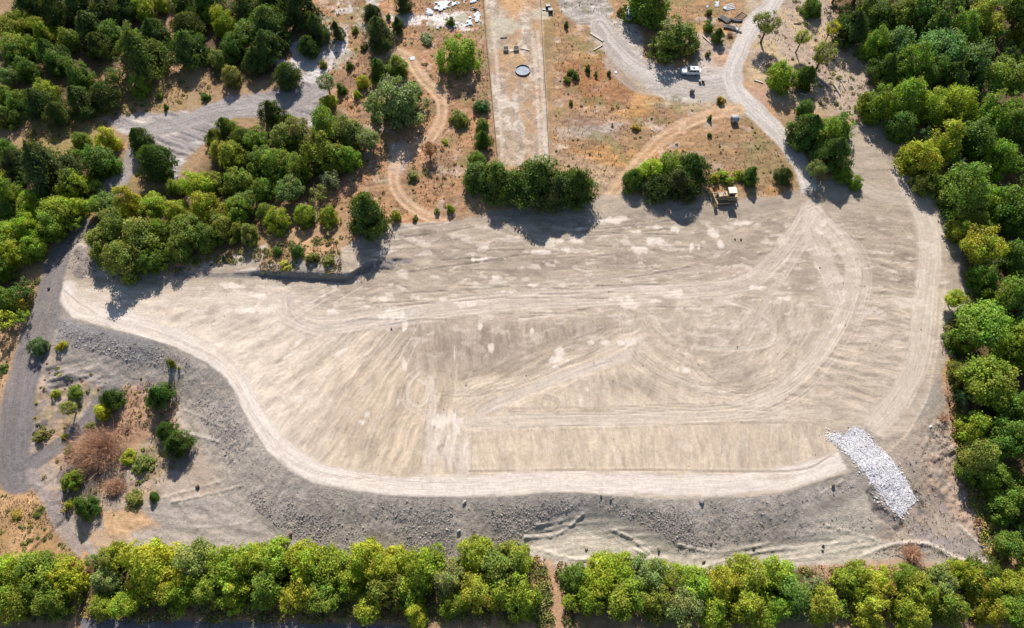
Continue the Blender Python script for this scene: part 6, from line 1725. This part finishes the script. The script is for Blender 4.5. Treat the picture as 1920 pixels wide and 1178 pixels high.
board('fallen_log', (1500, 176), (1514, 180), .3, .2, M['log'], 'pale log at the foot of the pointed cedar', 'log', group='bleached logs in the verge', round_=True)
board('fallen_log', (1488, 45), (1505, 42), .22, .2, M['log'], 'thin pale stick in the verge near the top', 'log', round_=True)
board('fallen_log', (1380, 46), (1384, 52), .2, .2, M['wood'], 'short tan stick between the black pipe piles', 'stick', round_=True)

# low round tank with a blue grey bottom
x, y, z = gz_px(980, 133)
root = empty('round_tank', (x, y, z)); tag(root, 'low round tank with blue grey bottom on the long strip', 'tank')
R = 1.8; n = 36; V = []; F = []
for k in range(n):
    t = 2 * math.pi * k / n; c, q = math.cos(t), math.sin(t)
    V += [(R * c, R * q, -.05), (R * c, R * q, .30), (R * .96 * c, R * .96 * q, .30), (R * .96 * c, R * .96 * q, -.05)]
for k in range(n):
    j_ = (k + 1) % n
    for q in range(4): F.append((k * 4 + q, j_ * 4 + q, j_ * 4 + (q + 1) % 4, k * 4 + (q + 1) % 4))
MB().add(V, F).build('wall', M['crate'], root)
MB().tube([(R * math.cos(t), R * math.sin(t), .31) for t in np.linspace(0, 2 * math.pi, n + 1)], .05, 6, False).build('rim', M['dusty'], root)
V = [(0, 0, .07)] + [(R * .97 * math.cos(2 * math.pi * k / n), R * .97 * math.sin(2 * math.pi * k / n), .09) for k in range(n)] + [(0, 0, .0)] + [(R * .97 * math.cos(2 * math.pi * k / n), R * .97 * math.sin(2 * math.pi * k / n), .0) for k in range(n)]
F = [(0, 1 + k, 1 + (k + 1) % n) for k in range(n)] + [(n + 1, n + 2 + (k + 1) % n, n + 2 + k) for k in range(n)]
MB().add(V, F).build('bottom', M['netting'], root)

# pipes
def pipes(label, P, n, r, group='black pipe bundles near the top'):
    pts = [Vector(gz_px(*p)) for p in P]
    root = empty('pipe_bundle', pts[0]); tag(root, label, 'pipes', group)
    o0 = pts[0]
    d = (pts[-1] - pts[0]).normalized(); s = Vector((-d.y, d.x, 0))
    cr = [Vector((*p, 0)) for p in catmull([(p.x, p.y) for p in pts], 5)]
    for k in range(n):
        off = s * (k - (n - 1) / 2) * r * 2.15
        q = []
        for i, c in enumerate(cr):
            q.append(c + off - o0 + Vector((0, 0, max(p.z for p in pts) + r + .05 + .12 * math.sin(k * 2 + i * .6) * r)))
        p = MB().tube(q, r, 10).build('pipe', M['pipe'], root, smooth=True)
        rb = MB()
        for i in range(0, len(q)):
            dd = (q[min(i + 1, len(q) - 1)] - q[max(i - 1, 0)]).normalized()
            rb.tube([q[i] - dd * .04, q[i] + dd * .04], r * 1.12, 10)
        rb.build('pipe_ribs', M['dusty'], p)
pipes('widest bundle of curved black pipes near the top right of car', [(1349, 33), (1357, 37), (1366, 43)], 4, .2)
pipes('bundle of black pipes lying to the right of the widest bundle', [(1368, 36), (1378, 40), (1391, 40)], 2, .2)
pipes('lowest black pipe bundle ending at a white block', [(1357, 51), (1366, 52), (1379, 56)], 3, .2)
x, y, z = gz_px(1381, 57); o = MB().box((0, 0, .3), (.7, 1.0, .6), rz=.3, bev=.05).build('white_block', M['sheet'], None, loc=(x, y, z)); tag(o, 'white block at the right end of the lowest pipes', 'block')
x, y, z = gz_px(1388, 60); o = MB().box((0, 0, .2), (.6, .5, .4), rz=.8, bev=.05).build('white_block', M['log'], None, loc=(x, y, z)); tag(o, 'small tan block beside the white block by the road', 'block')
# grey lattice frame
x, y, z = gz_px(1389, 31)
root = empty('metal_frame', (x, y, z), .75); tag(root, 'dark grey flat metal frame lying right of the pipe bundles', 'metal frame')
for k in range(5): MB().box((-1.4 + k * .7, 0, .15), (.08, 1.6, .1), bev=.01).build('crossbar', M['pipe'], root)
for s in (-1, 1): MB().box((0, s * .8, .15), (3.1, .1, .14), bev=.01).build('side_rail', M['pipe'], root)
# stacked boards
x, y, z = gz_px(1366, 14)
root = empty('board_stack', (x, y, z), .33); tag(root, 'fan of white and dark boards stacked near the top right of the meadow', 'board stack')
for k in range(4): MB().box((.2 * k, -.9 + .55 * k, .12 + .02 * k), (2.6, .3, .12), rz=.03 * k, bev=.01).build('board', M['sheet'] if k % 2 == 0 else M['wood'], root)
for k in range(3): MB().box((.3, -.62 + .55 * k, .1), (2.3, .18, .1), rz=.02 * k, bev=.01).build('dark_board', M['crate'], root)
MB().box((-1.2, -.2, .3), (.8, 1.1, .06), rz=.2, bev=.01).build('loose_panel', M['sheet'], root)

# white plastic sheets draped on the ground
def sheet(P, label, seed, amp=.35, name='plastic_sheet', m='sheet'):
    W = [px_to_world(*p) for p in P]
    xs = [p[0] for p in W]; ys = [p[1] for p in W]
    gx = np.arange(min(xs), max(xs), .28); gy = np.arange(min(ys), max(ys), .28)
    X, Y = np.meshgrid(gx, gy); x = X.ravel(); y = Y.ravel()
    ins = inside(W, x, y)
    d = poly_dist(W, x, y, closed=True)[0]
    z = gz_arr(x, y) + .10 + amp * fbm(x * .8 + seed, y * .8, seed % 8, 3) * np.clip(d / .6, 0, 1)
    mk = ins & ((fbm(x * 1.1, y * 1.1, (seed + 3) % 8, 3) < .60) | (amp < .2)) & (d + .9 * (vn(x * 1.5, y * 1.5, seed % 8) - .5) > .08)
    nx, ny = len(gx), len(gy); i = np.arange(nx * ny).reshape(ny, nx)
    Q = np.stack([i[:-1, :-1].ravel(), i[:-1, 1:].ravel(), i[1:, 1:].ravel(), i[1:, :-1].ravel()], 1)
    Q = Q[mk[Q].all(1)]
    us = np.unique(Q); mp = np.zeros(nx * ny, int); mp[us] = np.arange(len(us)); Q = mp[Q]
    V = np.stack([x, y, z], 1)[us]
    # a thickness of 2 cm
    n = len(V); V2 = V.copy(); V2[:, 2] -= .02
    me = fast_mesh(name, np.vstack([V, V2]), np.vstack([Q, Q[:, ::-1] + n]), M[m], smooth=True)
    o = bpy.data.objects.new(name, me); link(o); tag(o, label, 'plastic sheet'); return o
sheet([(797, 12), (815, 4), (835, 0), (858, 3), (872, 6), (850, 14), (830, 22), (812, 30), (796, 28)], 'large bluish white plastic sheet spread at the top left of strip', 1)
sheet([(868, -12), (905, -14), (900, 4), (880, 10), (868, 6)], 'crumpled white sheet touching the top edge near the strip', 5)
sheet([(872, 34), (886, 26), (902, 18), (902, 40), (890, 50), (870, 52)], 'white sheet lying against the left strip fence', 2)
sheet([(852, 34), (870, 34), (868, 48), (852, 50)], 'pale sheet scrap right of the small dark bush', 3)
sheet([(818, 48), (834, 46), (836, 52), (824, 58), (816, 56)], 'small white scrap below the bluish sheet', 4)
sheet([(1340, 4), (1351, 1), (1350, 12), (1342, 16), (1338, 10)], 'clean white panel left of the stacked boards', 6, .1)
sheet([(1322, 10), (1330, 10), (1329, 15), (1323, 15)], 'tiny white scrap left of the clean white panel', 7, .1)
sheet([(1150, 133), (1159, 134), (1158, 140), (1151, 139)], 'single white scrap in the brown scrub patch', 8, .1)
sheet([(765, 106), (782, 104), (780, 112), (770, 118)], 'white patch of litter on the twin tan track', 9, .1)
x, y, z = gz_px(890, 18)
root = empty('scrap_heap', (x, y, z)); tag(root, 'dark tangled scrap heap on the white sheeting by the strip', 'scrap heap')
for i in range(14):
    r_ = random.Random(i + 70)
    p = Vector((r_.uniform(-1.1, 1.1), r_.uniform(-.7, .7), r_.uniform(.1, .4)))
    q = p + Vector((r_.uniform(-1, 1), r_.uniform(-.8, .8), r_.uniform(-.1, .35)))
    MB().box(((p + q) / 2), ((q - p).length, .14, .1), rz=math.atan2(q.y - p.y, q.x - p.x), ry=r_.uniform(-.3, .3), bev=.01).build('scrap_piece', M['bin'] if i % 3 else M['dusty'], root)

bpy.context.view_layer.update()
print('trees', tree_count, 'objects', len(bpy.data.objects))
